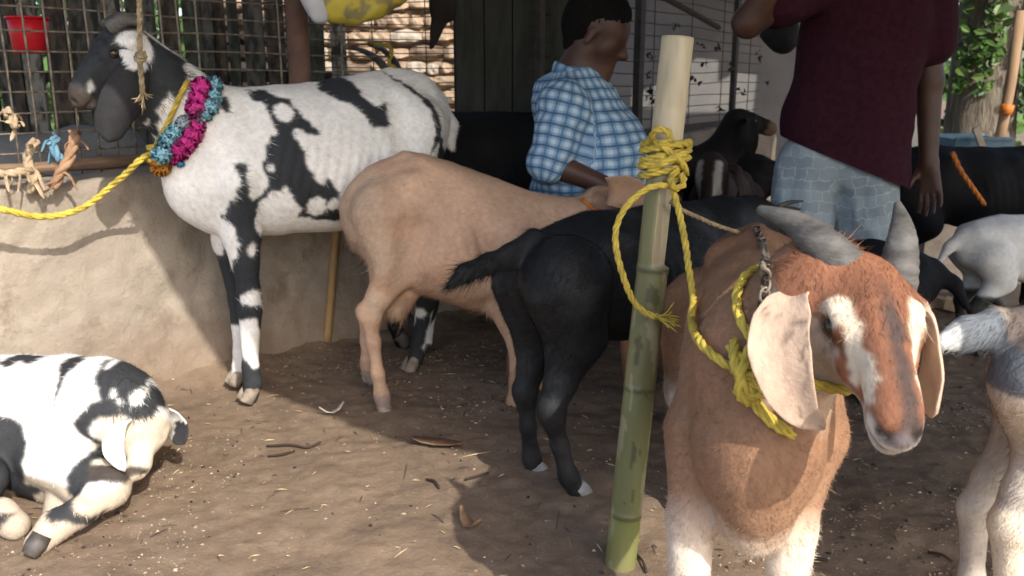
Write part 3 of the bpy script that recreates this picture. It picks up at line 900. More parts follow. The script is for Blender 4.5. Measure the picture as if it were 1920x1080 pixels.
        d = d + rg.normal(0, .28, (fur, 3)) + .5 * np.stack([fbm(q, 12, 31, 1), fbm(q, 12, 32, 1), fbm(q, 12, 33, 1)], 1)
        d -= nn * (d * nn).sum(1)[:, None]; d /= np.linalg.norm(d, axis=1)[:, None] + 1e-9
        d = d + nn * (lift + rg.normal(0, .08, (fur, 1)))
        s_ = np.cross(nn, d); s_ /= np.linalg.norm(s_, axis=1)[:, None] + 1e-9
        q = q - nn * .001
        W2 = furw * .5
        HV = np.stack([q + s_ * W2, q - s_ * W2, q + d * ln[:, None]], 1).reshape(-1, 3)
        HF = np.arange(fur * 3).reshape(-1, 3)
        HN = np.repeat(nn + rg.normal(0, .12, (fur, 3)), 3, axis=0); HN /= np.linalg.norm(HN, axis=1)[:, None]
        HC = np.repeat(np.clip(cc * (rg.uniform(.68, 1.26, (fur, 1)) + (.22 + .2 * onhead[:, None]) * fbm(q, 45, 61, 2)[:, None]) + (.028 if mat is COAT_GLOSS else .006) * rg.random((fur, 1)) ** 3, .004, .9), 3, axis=0)
        o = obj('coat_hair', HV, HF, HAIR, root, cols=HC, normals=HN); o['kind'] = 'stuff'
    # hooves
    if hooves:
        hm = hoofmat or HOOF
        for l in legs:
            x, y, z = l[-1][:3]
            if z > .12: continue
            px_, py_ = l[-2][0], l[-2][1]
            r = max(l[-1][3], .016)
            mb = MB()
            for s_ in (-1, 1):
                pth = [(x - .012, y + s_ * r * .55, z + .032), (x + .006, y + s_ * r * .62, z + .012), (x + .022, y + s_ * r * .6, z - .014)]
                mb.tube(spline(pth, 4), np.linspace(r * .62, r * .66, 9), np.linspace(r * .85, r * 1.0, 9), n=8, wdir=(0, 1, 0))
            mb.obj('hoof', hm, root, smooth=True)
    for pth, r in horns: obj('horn', *horn_mesh(pth, r), hornmat or HORN, root)
    for e in ears:
        Ve, Fe = ear(*e[:3], **(e[3] if len(e) > 3 else {}))
        Ve = Ve + .0055 * np.stack([fbm(Ve, 17, k, 2) for k in (41, 42, 43)], 1) + .0016 * np.stack([fbm(Ve * [1, 1, .5], 60, k, 2) for k in (44, 45, 46)], 1)
        Ce = earcol(Ve, e) if earcol else color(Ve, (Ve - pl) @ np.stack([e1 / Lh, e2 / L, e3 / L], 1), None, )
        obj('ear', Ve, Fe, earmat or mat, root, cols=Ce)
    if eyes:
        for s_ in (-1, 1):
            c = H(.335, s_ * .212, -.14); r = .048 * L
            pth = [c + e1 * r * x for x in np.linspace(-1, 1, 9)]
            obj('eye', *tube(pth, [r * math.sqrt(max(.02, 1 - x * x)) for x in np.linspace(-1, 1, 9)], n=12), EYE, root)
    return root, H, (e1, e2, e3, L)

def spots(V, ells, amp=.012, sc=30, seed=3):
    n1, n2 = noise(V, sc, seed) * amp, noise(V, sc, seed + 1) * amp
    x, z = V[:, 0] + n1, V[:, 2] + n2
    m = np.zeros(len(V), bool)
    for cx, cz, rx, rz_ in ells: m |= ((x - cx) / rx) ** 2 + ((z - cz) / rz_) ** 2 < 1
    return m
def polys(V, pl_list, amp=.010, sc=28, seed=8):
    n1, n2 = (noise(V, sc, seed) + .6 * noise(V, sc * 2.7, seed + 5)) * amp, (noise(V, sc, seed + 1) + .6 * noise(V, sc * 2.7, seed + 6)) * amp
    m = np.zeros(len(V), bool)
    for p in pl_list: m |= in_poly(V[:, 0] + n1, V[:, 2] + n2, p)
    return m
def spread(V, base, seed=1, amt=.18, sc=7):
    return np.asarray(base)[None] * (1 + amt * fbm(V, sc, seed, 3))[:, None]

# ---- 1. tall black and white goat standing along the wall
hd1 = math.atan2(-.588, -.809)
p1 = Pl((-.67, 2.99), hd1)
near = .085
z2 = lambda q: [(300 + x * .3518, 100 + y * .3518) for x, y in q]
BLK = [p1.poly(z2(q), .13) for q in (
    [(505, 195), (560, 185), (690, 235), (700, 300), (770, 350), (830, 425), (760, 430), (690, 440), (700, 480), (740, 560), (770, 650), (830, 705), (850, 655), (920, 740), (990, 850), (975, 885), (740, 880), (720, 820), (690, 780), (630, 690), (570, 740), (520, 800), (510, 900), (530, 960), (600, 1010), (600, 1250), (560, 1500), (420, 1500), (420, 1000), (400, 930), (350, 870), (370, 800), (410, 700), (375, 585), (430, 600), (445, 740), (500, 790), (560, 700), (530, 620), (520, 600), (550, 500), (590, 420), (580, 330), (540, 260), (505, 225)],
    [(880, 180), (980, 140), (1060, 90), (1075, 220), (1130, 270), (1190, 270), (1185, 380), (1100, 385), (1040, 300), (940, 255)],
    [(1255, 90), (1340, 170), (1410, 260), (1455, 400), (1510, 500), (1590, 560), (1600, 640), (1490, 590), (1440, 480), (1395, 545), (1405, 400), (1380, 280), (1320, 190)])]
WSP = [p1.poly(z2([(x - rx, y), (x - rx * .7, y - ry * .7), (x, y - ry), (x + rx * .7, y - ry * .7), (x + rx, y), (x + rx * .7, y + ry * .7), (x, y + ry), (x - rx * .7, y + ry * .7)]), .13)
       for x, y, rx, ry in ((648, 312, 48, 55), (712, 430, 36, 38), (812, 812, 55, 55), (905, 795, 38, 38), (565, 605, 18, 24), (488, 1045, 25, 45))]
NECKB = [p1.poly([(255, 70), (275, 75), (345, 135), (352, 160), (325, 190), (300, 158), (280, 150), (262, 160), (258, 270), (240, 265), (235, 90)], .07),
         p1.poly([(278, 205), (290, 205), (305, 260), (300, 292), (285, 262)], .07)]
def c1(V, hl, N):
    C = spread(V, WHITE, 2, .10)
    bl = polys(V, BLK) & ~polys(V, WSP, .005)
    bl |= polys(V, NECKB, .008)
    hdm = (hl[:, 0] > -.05) & (hl[:, 0] < 1.25) & (hl[:, 2] < .35) & (hl[:, 2] > -.75)
    bl |= hdm
    bl |= spots(V, [(*p1.loc(405, 192)[[0, 2]], .016, .02)])
    legs_ = V[:, 2] < .42
    bl = np.where(legs_, fbm(V, 11, 77, 2) < .26, bl)
    C[bl] = spread(V, (.034, .038, .043), 4, .2)[bl]
    # pale blaze on the side of the head, under the horn; brown muzzle
    pb = spots(V, [(*p1.loc(238, 92)[[0, 2]], .052, .052)], .010, 25) & (hl[:, 0] < .22)
    C[pb] = WHITE * .93
    pe = spots(V, [(*p1.loc(166, 163)[[0, 2]], .010, .016), (*p1.loc(176, 60)[[0, 2]], .012, .010)], .006, 60) & hdm
    C[pe] = WHITE * .8
    mz = hdm & (hl[:, 0] > .82)
    C[mz] = np.array((.055, .044, .038))
    return C
q = p1.loc
trunk = [p1.st(398, 255, 425, .62), p1.st(450, 178, 442, .66), p1.st(530, 172, 430, .80), p1.st(620, 168, 426, .84), p1.st(690, 150, 415, .80), p1.st(735, 140, 360, .70), p1.st(768, 142, 290, .72)]
neck = [(*q(420, 265), .155, .62), (*q(362, 218), .118, .70), (*q(303, 168), .100, .8), (*q(256, 112), .084, .85)]
lg = lambda pts, y, p: [(*p.loc(a, b_, y), r, 1.0) for a, b_, r in pts]
legs = [lg([(440, 330, .085), (452, 440, .058), (466, 545, .034), (468, 580, .036), (470, 690, .024), (474, 715, .028), (470, 742, .026)], .075, p1),
        lg([(425, 330, .085), (432, 450, .055), (447, 560, .034), (452, 660, .023), (452, 685, .026), (446, 712, .025)], -.075, p1),
        lg([(765, 240, .13), (735, 400, .085), (775, 500, .045), (800, 560, .036), (785, 640, .024), (780, 670, .026), (772, 688, .025)], .08, p1),
        lg([(765, 240, .12), (740, 400, .08), (790, 500, .042), (812, 550, .034), (800, 620, .022), (796, 640, .026), (790, 655, .025)], -.08, p1)]
poll1, nose1 = q(212, 36), q(116, 184)
ep = q(208, 92)
Lz = p1.m(200, 150, 1)
g1, H1, f1 = goat('goat', 'tall black and white goat with pompom garland standing along the plastered wall', p1.O[:2], hd1, trunk, neck, poll1, nose1, legs, c1,
    up=(.5, 0, .9), L=.285, h=.0068, fur=60000, furlen=.0135, furw=.0020, lift=.14, rump=-1, ribs=.0015,
    tail=[(*q(785, 162), .042), (*q(818, 190), .036), (*q(842, 235), .034), (*q(846, 275), .018)],
    horns=[([q(208, 52, .03), q(230, 38, .05), q(255, 40, .06), q(272, 56, .065)], .032), ([q(204, 52, -.03), q(226, 34, -.05), q(250, 36, -.06)], .030)],
    ears=[([q(242, 92, .07), q(254, 124, .115), q(238, 172, .135), q(216, 222, .135), q(204, 268, .13)], (1, 0, .15), .118, dict(cup=.35, n=24, prof=[(0, .45), (.15, .62), (.4, .95), (.6, 1.0), (.8, .84), (.93, .6), (.98, .35), (1, .06)])),
          ([q(216, 88, -.06), q(222, 130, -.115), q(214, 190, -.13), q(205, 262, -.12)], (1, 0, .1), .13)],
    earcol=lambda V, e: np.where((spots(V, [(*q(248, 96)[[0, 2]], .052, .05)], .012, 25))[:, None], WHITE * .9, spread(V, (.026, .026, .028), 9, .3)),
    hoofmat=HOOF, extra_fur=[(*q(300, 130)[[0, 2]], .12, 1.8), (*q(800, 180)[[0, 2]], .1, 1.6)])

# ---- 2. tan goat
hd2 = R(3)
p2_ = Pl((-.2, 2.80), hd2)
q = p2_.loc
def c2(V, hl, N):
    C = spread(V, (.51, .335, .23), 12, .30, 9)
    pale = spots(V, [(*q(690, 420)[[0, 2]], .09, .16), (*q(745, 470)[[0, 2]], .05, .08), (*q(720, 560)[[0, 2]], .06, .05)], .05, 12)
    C[pale] = C[pale] * .5 + np.array((.52, .40, .29)) * .5
    bel = (V[:, 2] < q(850, 545)[2]) & (V[:, 0] > q(745, 545)[0]) & (V[:, 0] < q(940, 560)[0]) & (V[:, 2] > .38)
    C[bel] = np.array((.55, .42, .31))
    C[V[:, 2] < .12] *= .8
    C[V[:, 2] < .06] = np.array((.30, .22, .19))
    hm_ = (hl[:, 0] > -.1) & (hl[:, 0] < 1.2)
    C[hm_] = spread(V, (.36, .22, .14), 15, .2)[hm_]
    return C
trunk = [p2_.st(722, 325, 470, .85), p2_.st(765, 294, 520, .80), p2_.st(840, 318, 552, .85), p2_.st(920, 350, 576, .85), p2_.st(1000, 372, 575, .72), p2_.st(1050, 382, 540, .62)]
neck = [(*q(1060, 440), .115, .7), (*q(1105, 420), .085, .75), (*q(1135, 395), .075, .85)]
legs = [lg([(722, 400, .105), (742, 500, .075), (712, 556, .040), (692, 590, .029), (700, 640, .022), (708, 700, .0195), (716, 742, .024), (722, 778, .022)], -.085, p2_),
        lg([(725, 400, .10), (752, 500, .072), (715, 556, .038), (688, 588, .028), (688, 640, .020), (690, 680, .024), (690, 708, .022)], .085, p2_),
        lg([(960, 450, .09), (935, 565, .046), (970, 650, .028), (966, 715, .018), (964, 752, .023), (964, 772, .022)], -.075, p2_),
        lg([(975, 450, .10), (985, 560, .055), (1015, 640, .034), (1010, 690, .022), (1010, 715, .026), (1012, 735, .024)], .075, p2_)]
g2_, H2, f2 = goat('goat', 'tan short haired goat standing behind the black goat, head beside the bamboo post', p2_.O[:2], hd2, trunk, neck, q(1130, 352), q(1275, 418), legs, c2,
    up=(0, -.1, 1), h=.0070, fur=60000, furlen=.011, furw=.0018,
    tail=[(*q(668, 360), .03), (*q(655, 385), .026), (*q(652, 420), .018)], sub=[(q(778, 440, -.190), q(764, 545, -.165), .044), (q(905, 400, -.195), q(925, 520, -.17), .036)], extra=[[(*q(742, 575, -.0), .045), (*q(752, 545, .0), .06)], [(*q(683, 582, -.085), .020), (*q(700, 596, -.085), .024)], [(*q(680, 580, .085), .019), (*q(696, 592, .085), .022)]],
    ears=[([q(1150, 372, -.07), q(1145, 358, -.15), q(1180, 362, -.17), q(1215, 385, -.16)], (0, -.2, 1), .11), ([q(1150, 372, .07), q(1150, 400, .12), q(1150, 450, .13)], (1, 0, 0), .09)],
    hoofmat=HOOF, extra_fur=[(*q(668, 480)[[0, 2]], .07, 3.0), (*q(740, 590)[[0, 2]], .05, 2.5), (*q(840, 560)[[0, 2]], .14, 2.6)], lift=.17)

# ---- 3. black goat seen from behind
hd3 = R(40)
p3_ = Pl((.115, 2.17), hd3)
q = p3_.loc
def c3(V, hl, N):
    C = spread(V, (.0125, .0135, .0155), 22, .3, 10)
    du = np.clip(fbm(V, 9, 24, 3) * 1.8 - .05, 0, 1)[:, None] * .6
    C = C * (1 - du) + np.array((.050, .053, .058)) * du
    lo_ = (np.clip((.30 - V[:, 2]) / .2, 0, 1) * np.clip(.4 + fbm(V, 14, 25, 3), 0, 1))[:, None] * .55
    C = C * (1 - lo_) + np.array((.085, .078, .072)) * lo_
    u = spots(V, [(*q(1120, 680)[[0, 2]], .06, .03)], .01) & (np.abs(V[:, 1]) < .09) & (V[:, 2] < .33)
    C[u] = np.array((.16, .13, .11))
    return C
trunk = [(.00, 0, .560, .122, .86), (.10, 0, .550, .150, .84), (.24, 0, .53, .160, .90), (.40, 0, .525, .170, .92), (.55, 0, .53, .16, .82), (.66, 0, .55, .135, .75)]
neck = [(.66, 0, .58, .12, .75), (.80, 0, .60, .085, .8), (.90, 0, .58, .075, .85)]
legs = [lg([(1062, 530, .115), (1078, 630, .076), (1052, 715, .040), (1034, 772, .030), (1050, 835, .021), (1066, 893, .0235), (1084, 926, .023)], -.09, p3_),
        lg([(1000, 530, .108), (1010, 630, .070), (996, 690, .038), (985, 735, .029), (990, 800, .020), (997, 858, .0235), (1004, 886, .023)], .09, p3_),
        [(.52, -.09, .45, .07), (.50, -.09, .27, .035), (.50, -.09, .10, .022), (.52, -.09, .02, .024)], [(.58, .09, .45, .07), (.58, .09, .27, .035), (.58, .09, .10, .022), (.60, .09, .02, .024)]]
tl = [q(1000, 462), q(960, 480), q(915, 496), q(872, 512), q(845, 535)]
g3, H3, f3 = goat('goat', 'sleek black goat seen from behind, tail held out, left of the bamboo post', p3_.O[:2], hd3, trunk, neck, (.96, 0, .62), (1.10, 0, .43), legs, c3,
    h=.0068, fur=95000, furlen=.0145, furw=.0014, mat=COAT_GLOSS, sub=[((.20, -.205, .58), (.16, -.190, .42), .044)], extra=[[(*q(1026, 764, -.09), .019), (*q(1036, 782, -.09), .024)], [(*q(976, 728, .09), .018), (*q(986, 744, .09), .023)]], tail=[(*a_, r, .7) for a_, r in zip(tl, (.046, .031, .025, .020, .009))],
    ears=[([(.98, .06, .56), (.97, .13, .52), (.96, .15, .38)], (1, 0, 0), .09), ([(.98, -.06, .56), (.97, -.13, .52), (.96, -.15, .38)], (1, 0, 0), .09)],
    hoofmat=simple('grey_hoof', (.33, .33, .34), (.2, .2, .21), .55, 30), extra_fur=[(tl[3][0], tl[3][2], .09, 2.2)], lift=.22)

# ---- 4. brown horned goat in front
O4 = np.array((.366, 1.23)); bd = np.array((-.24, -.97)); hd4 = math.atan2(bd[1], bd[0])
p4 = Pl(O4, hd4)
poll4 = p4.toloc(P(1630, 486, 1.12)); nose4 = p4.toloc(P(1706, 806, .905))
f4e1, _, f4e3, _ = head_frame(poll4, nose4)
def c4(V, hl, N):
    C = spread(V, (.27, .150, .090), 42, .30, 8)
    # lighter breast and cream legs
    ch = np.clip((.52 - V[:, 2]) / .22, 0, 1)[:, None] * np.clip((V[:, 0] + .2) / .2, 0, 1)[:, None]
    C = C * (1 - .6 * ch) + np.array((.50, .33, .22)) * .6 * ch
    lw = np.clip((.43 - V[:, 2]) / .07 + .4 * fbm(V, 14, 50, 2), 0, 1)[:, None]
    C = C * (1 - lw) + np.array((.66, .56, .46)) * lw
    dk = (V[:, 2] < .30) & (fbm(V, 40, 51, 3) > .33)
    C[dk] = (.10, .08, .07)
    hm_ = (hl[:, 0] > -.12) & (hl[:, 0] < 1.3) & (hl[:, 2] > -.66) & (np.abs(hl[:, 1]) < .48)
    a_, b_, c_ = hl[:, 0], np.abs(hl[:, 1]), hl[:, 2]
    n = .016 * noise(hl, 14, 3) + .012 * noise(hl, 45, 4)
    face = spread(hl, (.225, .100, .058), 61, .36, 6)
    gy_ = np.clip((.058 + n - np.abs(hl[:, 1] - .03)) / .035, 0, 1) * np.clip((a_ - .12) / .25, 0, 1)
    face = face * (1 - .92 * gy_[:, None]) + np.array((.055, .045, .043)) * .92 * gy_[:, None]
    ck = (c_ + n * 1.5 < -.17 - .03 * (a_ > .5)) & (b_ > .06)
    face[ck] = spread(hl, (.40, .325, .265), 63, .3, 8)[ck]
    ck2 = (b_ > .05) & ((a_ - .60) ** 2 / .022 + (c_ + .225 + n) ** 2 / .006 < 1)
    face[ck2] = spread(hl, (.30, .12, .065), 65, .2)[ck2]
    # cream stripe from above the eye down to the corner of the mouth
    cen = np.interp(a_, [.22, .36, .5, .72, .85], [.185, .165, .135, .112, .105])
    wid = np.interp(a_, [.20, .26, .33, .42, .52, .74, .84], [0, .026, .034, .030, .023, .020, .0])
    st = (np.abs(b_ - cen + n) < wid) & (c_ > -.25) & (a_ > .2) & (a_ < .86)
    st |= (b_ > .165) & (a_ > .23) & (a_ < .39) & (c_ > -.125 + n)
    face[st] = (.66, .56, .43)
    mz = (a_ + n > .83) & (c_ < -.10)
    face[mz] = spread(hl, (.62, .56, .50), 66, .2, 9)[mz]
    ch_ = (a_ + n > .70) & (c_ < -.235)
    face[ch_] = (.56, .50, .44)
    nos = (a_ > .965 + n) & (c_ > -.15) & (c_ < -.02) & (b_ < .11)
    face[nos] = (.13, .11, .11)
    nst = ((a_ - .955) / .045) ** 2 + ((c_ + .105) / .030) ** 2 + ((b_ - .085) / .055) ** 2 < 1
    face[nst] = (.02, .016, .015)
    ml = (a_ > .68) & (a_ < .99) & (np.abs(c_ + .236) < .011) & (b_ > .03)
    face[ml] = (.05, .04, .035)
    spk = (noise(hl, 34, 88) > .72) & (c_ < -.16)
    face[spk] = (.07, .055, .05)
    eyer = ((a_ - .335) ** 2 + (c_ + .14) ** 2 < .0040) & (b_ > .13)
    face[eyer] = (.14, .09, .07)
    thr = np.clip((-.50 - c_) / .08, 0, 1)[:, None]
    C[hm_] = face[hm_]
    tc_ = poll4 + f4e1 * .07 - f4e3 * .165
    u_ = np.clip(1.25 - np.linalg.norm((V - tc_) / (.085, .075, .075), axis=1) + .25 * fbm(V, 22, 91, 2), 0, 1)[:, None] * (~hm_)[:, None]
    C = C * (1 - u_) + np.array((.60, .47, .35)) * u_
    return C
t4 = p4.toloc
trunk = [(-.80, 0, .61, .105, .85), (-.68, 0, .59, .125, .80), (-.50, 0, .555, .145, .84), (-.30, 0, .54, .148, .82), (-.13, 0, .545, .146, .70), (.0, 0, .525, .128, .76)]
neck = [(-.10, 0, .58, .140, .80), (-.03, 0.0, .64, .112, .80), (*(poll4 * .5 + np.array((-.03, .01, .66)) * .5), .088, .85), (*(poll4 + np.array((-.03, 0, -.10))), .074, .9)]
legs = [[(-.06, -.070, .50, .072), (-.02, -.090, .38, .038), (.0, -.092, .22, .031), (.0, -.105, .08, .022), (.01, -.105, .055, .027), (.03, -.105, .022, .026)],
        [(-.06, .055, .50, .072), (-.02, .058, .38, .038), (-.01, .058, .22, .031), (-.02, .07, .08, .022), (-.01, .07, .055, .027), (.01, .07, .022, .026)],
        [(-.70, -.09, .52, .12), (-.60, -.10, .38, .075), (-.74, -.10, .24, .036), (-.73, -.10, .08, .022), (-.72, -.10, .055, .026), (-.70, -.10, .022, .025)],
        [(-.70, .09, .52, .12), (-.62, .10, .38, .075), (-.78, .10, .24, .036), (-.78, .10, .08, .022), (-.77, .10, .055, .026), (-.75, .10, .022, .025)]]
E = lambda px, py, Y: t4(P(px, py, Y))
wl = t4(P(1500, 640, 1.05)) - t4(P(1430, 650, 1.07))
g4, H4, f4 = goat('goat', 'brown horned goat with cream face stripes and long pale ears, beside the bamboo post', O4, hd4, trunk, neck, poll4, nose4, legs, c4,
    extra=[[(.05, .0, .45, .05), (.02, 0, .405, .045), (-.06, 0, .40, .05)], [(.055, .01, .58, .05), (.06, .005, .50, .05)]],
    h=.0045, fur=100000, furlen=.0115, furw=.0011, L=.248, muz=.86,
    horns=[([E(1612, 560, 1.14), E(1578, 505, 1.14), E(1535, 455, 1.155), E(1485, 416, 1.19), E(1420, 391, 1.24)], .037),
           ([E(1672, 570, 1.14), E(1684, 512, 1.14), E(1691, 455, 1.155), E(1690, 415, 1.18), E(1683, 380, 1.23)], .029)],
    ears=[([E(1508, 548, 1.13), E(1478, 570, 1.11), E(1466, 628, 1.085), E(1472, 698, 1.065), E(1504, 764, 1.055), E(1546, 806, 1.05)], wl, .079, dict(cup=.32, n=32, prof=[(0, .30), (.10, .55), (.3, .95), (.5, 1.0), (.72, .80), (.9, .48), (.97, .25), (1, .05)])),
          ([E(1728, 575, 1.09), E(1742, 600, 1.09), E(1751, 650, 1.09), E(1754, 710, 1.08), E(1746, 784, 1.07)], t4(P(1770, 640, 1.05)) - t4(P(1735, 640, 1.10)), .068, dict(cup=.15, n=24, prof=[(0, .4), (.2, .5), (.5, .8), (.75, 1.0), (.9, .8), (.97, .45), (1, .06)]))],
    earcol=lambda V, e: spread(V, (.52, .375, .28), 71, .2, 14) * (1 - .60 * np.clip(1 - np.abs(fbm(V * [1, 1, .45], 34, 5, 3)) / .07, 0, 1) * np.clip(fbm(V, 8, 6, 2) * 3 + .6, 0, 1))[:, None],
    lift=.17)

# ---- 5. lying black and white goat
p5 = Pl((-1.02, 2.20), R(-4))
q = p5.loc
z5 = lambda s_: [(x * .4815, 560 + y * .4815) for x, y in s_]
B5 = [p5.poly(z5(s_), -.15) for s_ in (
    [(-200, 215), (-40, 215), (0, 180), (120, 150), (300, 110), (288, 262), (240, 285), (225, 330), (218, 440), (195, 320), (130, 268), (0, 315), (-200, 300)],
    [(300, 120), (340, 90), (450, 100), (600, 180), (760, 370), (740, 470), (650, 440), (540, 470), (480, 440), (420, 455), (370, 480), (372, 505), (415, 540), (410, 600), (440, 690), (520, 730), (480, 770), (440, 720), (360, 690), (345, 610), (395, 560), (330, 520), (310, 470), (350, 400), (400, 380), (350, 330), (330, 250)],
    [(-60, 430), (40, 445), (95, 475), (140, 560), (138, 705), (215, 715), (100, 830), (40, 830), (60, 740), (-60, 670)],
    [(660, 520), (760, 460), (770, 560), (650, 580)])]
W5 = [(*q(x * .4815, 560 + y * .4815, -.14)[[0, 2]], rx * .00066, ry * .00066) for x, y, rx, ry in ((447, 362, 11, 14), (474, 395, 10, 12), (524, 385, 17, 26), (580, 375, 16, 20), (375, 283, 13, 18), (412, 225, 18, 8))]
def c5(V, hl, N):
    C = spread(V, WHITE, 2, .08)
    bl = polys(V, B5, .008) & ~spots(V, W5, .006)
    C[bl] = (.034, .036, .040)
    hm_ = (hl[:, 0] > .12) & (hl[:, 0] < 1.2) & (hl[:, 2] < .3) & (hl[:, 2] > -.6) & (np.abs(hl[:, 1]) < .5)
    C[hm_ & ~bl] = spread(V, (.60, .53, .43), 7, .12)[hm_ & ~bl]
    C[hm_ & (hl[:, 0] > .9)] = (.06, .05, .045)
    lo = V[:, 2] < .10
    C[lo & ~bl] = spread(V, (.50, .42, .33), 17, .25)[lo & ~bl]
    return C
trunk = [(*q(-170, 815), .17, 1.05), (*q(-60, 805), .185, 1.05), (*q(50, 800), .180, 1.0), (*q(120, 790), .160, .95)]
neck = [(*q(140, 768, -.03), .135, .95), (*q(190, 758, -.06), .108, .92), (*q(228, 768, -.08), .088, .92), (*q(255, 795, -.10), .074, .95)]
legs = [[(*q(100, 850, -.12), .09), (*q(160, 900, -.19), .060), (*q(205, 915, -.22), .046), (*q(150, 960, -.30), .032), (*q(105, 985, -.34), .034), (*q(72, 1018, -.38), .030)],
        [(*q(80, 880, -.10), .08), (*q(140, 930, -.15), .045), (*q(115, 945, -.19), .034), (*q(105, 962, -.22), .030)],
        [(*q(-120, 880, -.14), .10), (*q(-40, 900, -.24), .06), (*q(-60, 950, -.28), .04), (*q(0, 965, -.30), .036), (*q(28, 985, -.31), .034)]]
g5, H5, f5 = goat('goat', 'black and white goat lying asleep on the dirt with its head tucked down', p5.O[:2], p5.hd, trunk, neck, q(282, 768, -.09), q(262, 888, -.19), legs, c5,
    up=(.55, -.62, .45), L=.225, h=.0058, rump=0, bony=False, ribs=.002, fur=45000, furlen=.013, furw=.0019, hooves=False, eyes=False, kneck=.06,
    ears=[([q(240, 790, -.17), q(220, 806, -.215), q(215, 842, -.225), q(232, 884, -.225)], (1, -.1, .1), .058), ([q(296, 762, -.04), q(318, 772, .0), q(338, 800, .01), q(345, 834, -.02)], (1, -.3, .35), .078)],
    earcol=lambda V, e: np.where(((V[:, 0] > q(322, 800)[0]) & (V[:, 2] < q(325, 790)[2]))[:, None], np.array((.045, .045, .05))[None], WHITE[None] * .92) * np.ones((len(V), 1)))
for (a_, b_) in ((q(88, 1005, -.37), q(62, 1034, -.40)),):
    mb = MB()
    for s_ in (-.016, .018):
        mb.tube([np.array(a_) + (0, s_, .012), (np.array(a_) + b_) / 2 + (0, s_, .004), np.array(b_) + (0, s_, 0)], [.022, .024, .018], n=8)
    mb.obj('hoof', DARKHOOF, g5, smooth=True)

# ---- 6. grey cream goat cut by the right edge
p6 = Pl((.98, 1.52), R(20))
q = p6.loc
def c6(V, hl, N):
    C = spread(V, (.52, .46, .40), 82, .2, 7)
    cr = (V[:, 1] < .02) & (fbm(V, 5, 83, 2) > -.1) & (V[:, 2] < .56)
    C[cr] = spread(V, (.68, .58, .46), 84, .2, 9)[cr]
    bk_ = (V[:, 2] > .60 + .03 * fbm(V, 9, 87, 2))
    C[bk_] = spread(V, (.30, .245, .205), 88, .2)[bk_]
    tl_ = V[:, 0] < q(1862, 620)[0]
    tl_ &= V[:, 2] > .54
    C[tl_] = (.14, .155, .175)
    C[(V[:, 0] < q(1788, 630)[0]) & (V[:, 2] > .54)] = (.5, .52, .52)
    dk = (V[:, 2] < .2) & (fbm(V, 18, 85, 2) > .2)
    C[dk] *= .5
    return C
trunk = [(*q(1965, 700), .100, .85), (*q(2010, 690), .125, .82), (*q(2090, 700), .140, .90), (*q(2190, 710), .145, .92), (*q(2300, 700), .135, .8)]
hx = q(2300, 640)
neck = [(*hx, .11, .75), (*(hx + (.13, 0, .12)), .085, .8), (*(hx + (.2, 0, .22)), .075, .85)]
legs = [lg([(1945, 720, .090), (1930, 810, .062), (1862, 900, .036), (1828, 952, .030), (1822, 1080, .0215), (1822, 1190, .020), (1826, 1230, .025), (1836, 1270, .024)], .070, p6),
        lg([(1965, 720, .092), (1985, 840, .066), (1925, 930, .038), (1895, 985, .033), (1890, 1110, .023), (1894, 1250, .021), (1898, 1290, .026), (1910, 1335, .025)], -.070, p6),
        [(hx[0] - .05, -.08, .42, .07), (hx[0] - .04, -.08, .24, .034), (hx[0] - .04, -.08, .08, .022), (hx[0] - .02, -.08, .022, .025)], [(hx[0] - .05, .08, .42, .07), (hx[0] - .0, .08, .24, .034), (hx[0], .08, .08, .022), (hx[0] + .02, .08, .022, .025)]]
goat('goat', 'dusty cream and grey goat cut by the right edge of the view', p6.O[:2], p6.hd, trunk, neck, hx + (.22, 0, .30), hx + (.42, 0, .18), legs, c6,
    h=.0065, fur=45000, furlen=.015, furw=.0015, tail=[(*q(1925, 622), .05, .8), (*q(1865, 618), .036, .8), (*q(1808, 628), .030, .7), (*q(1768, 640), .016, .6)], lift=.22,
    ears=[([hx + (.24, .06, .26), hx + (.24, .12, .22), hx + (.24, .14, .08)], (1, 0, 0), .08), ([hx + (.24, -.06, .26), hx + (.24, -.12, .22), hx + (.24, -.14, .08)], (1, 0, 0), .08)])

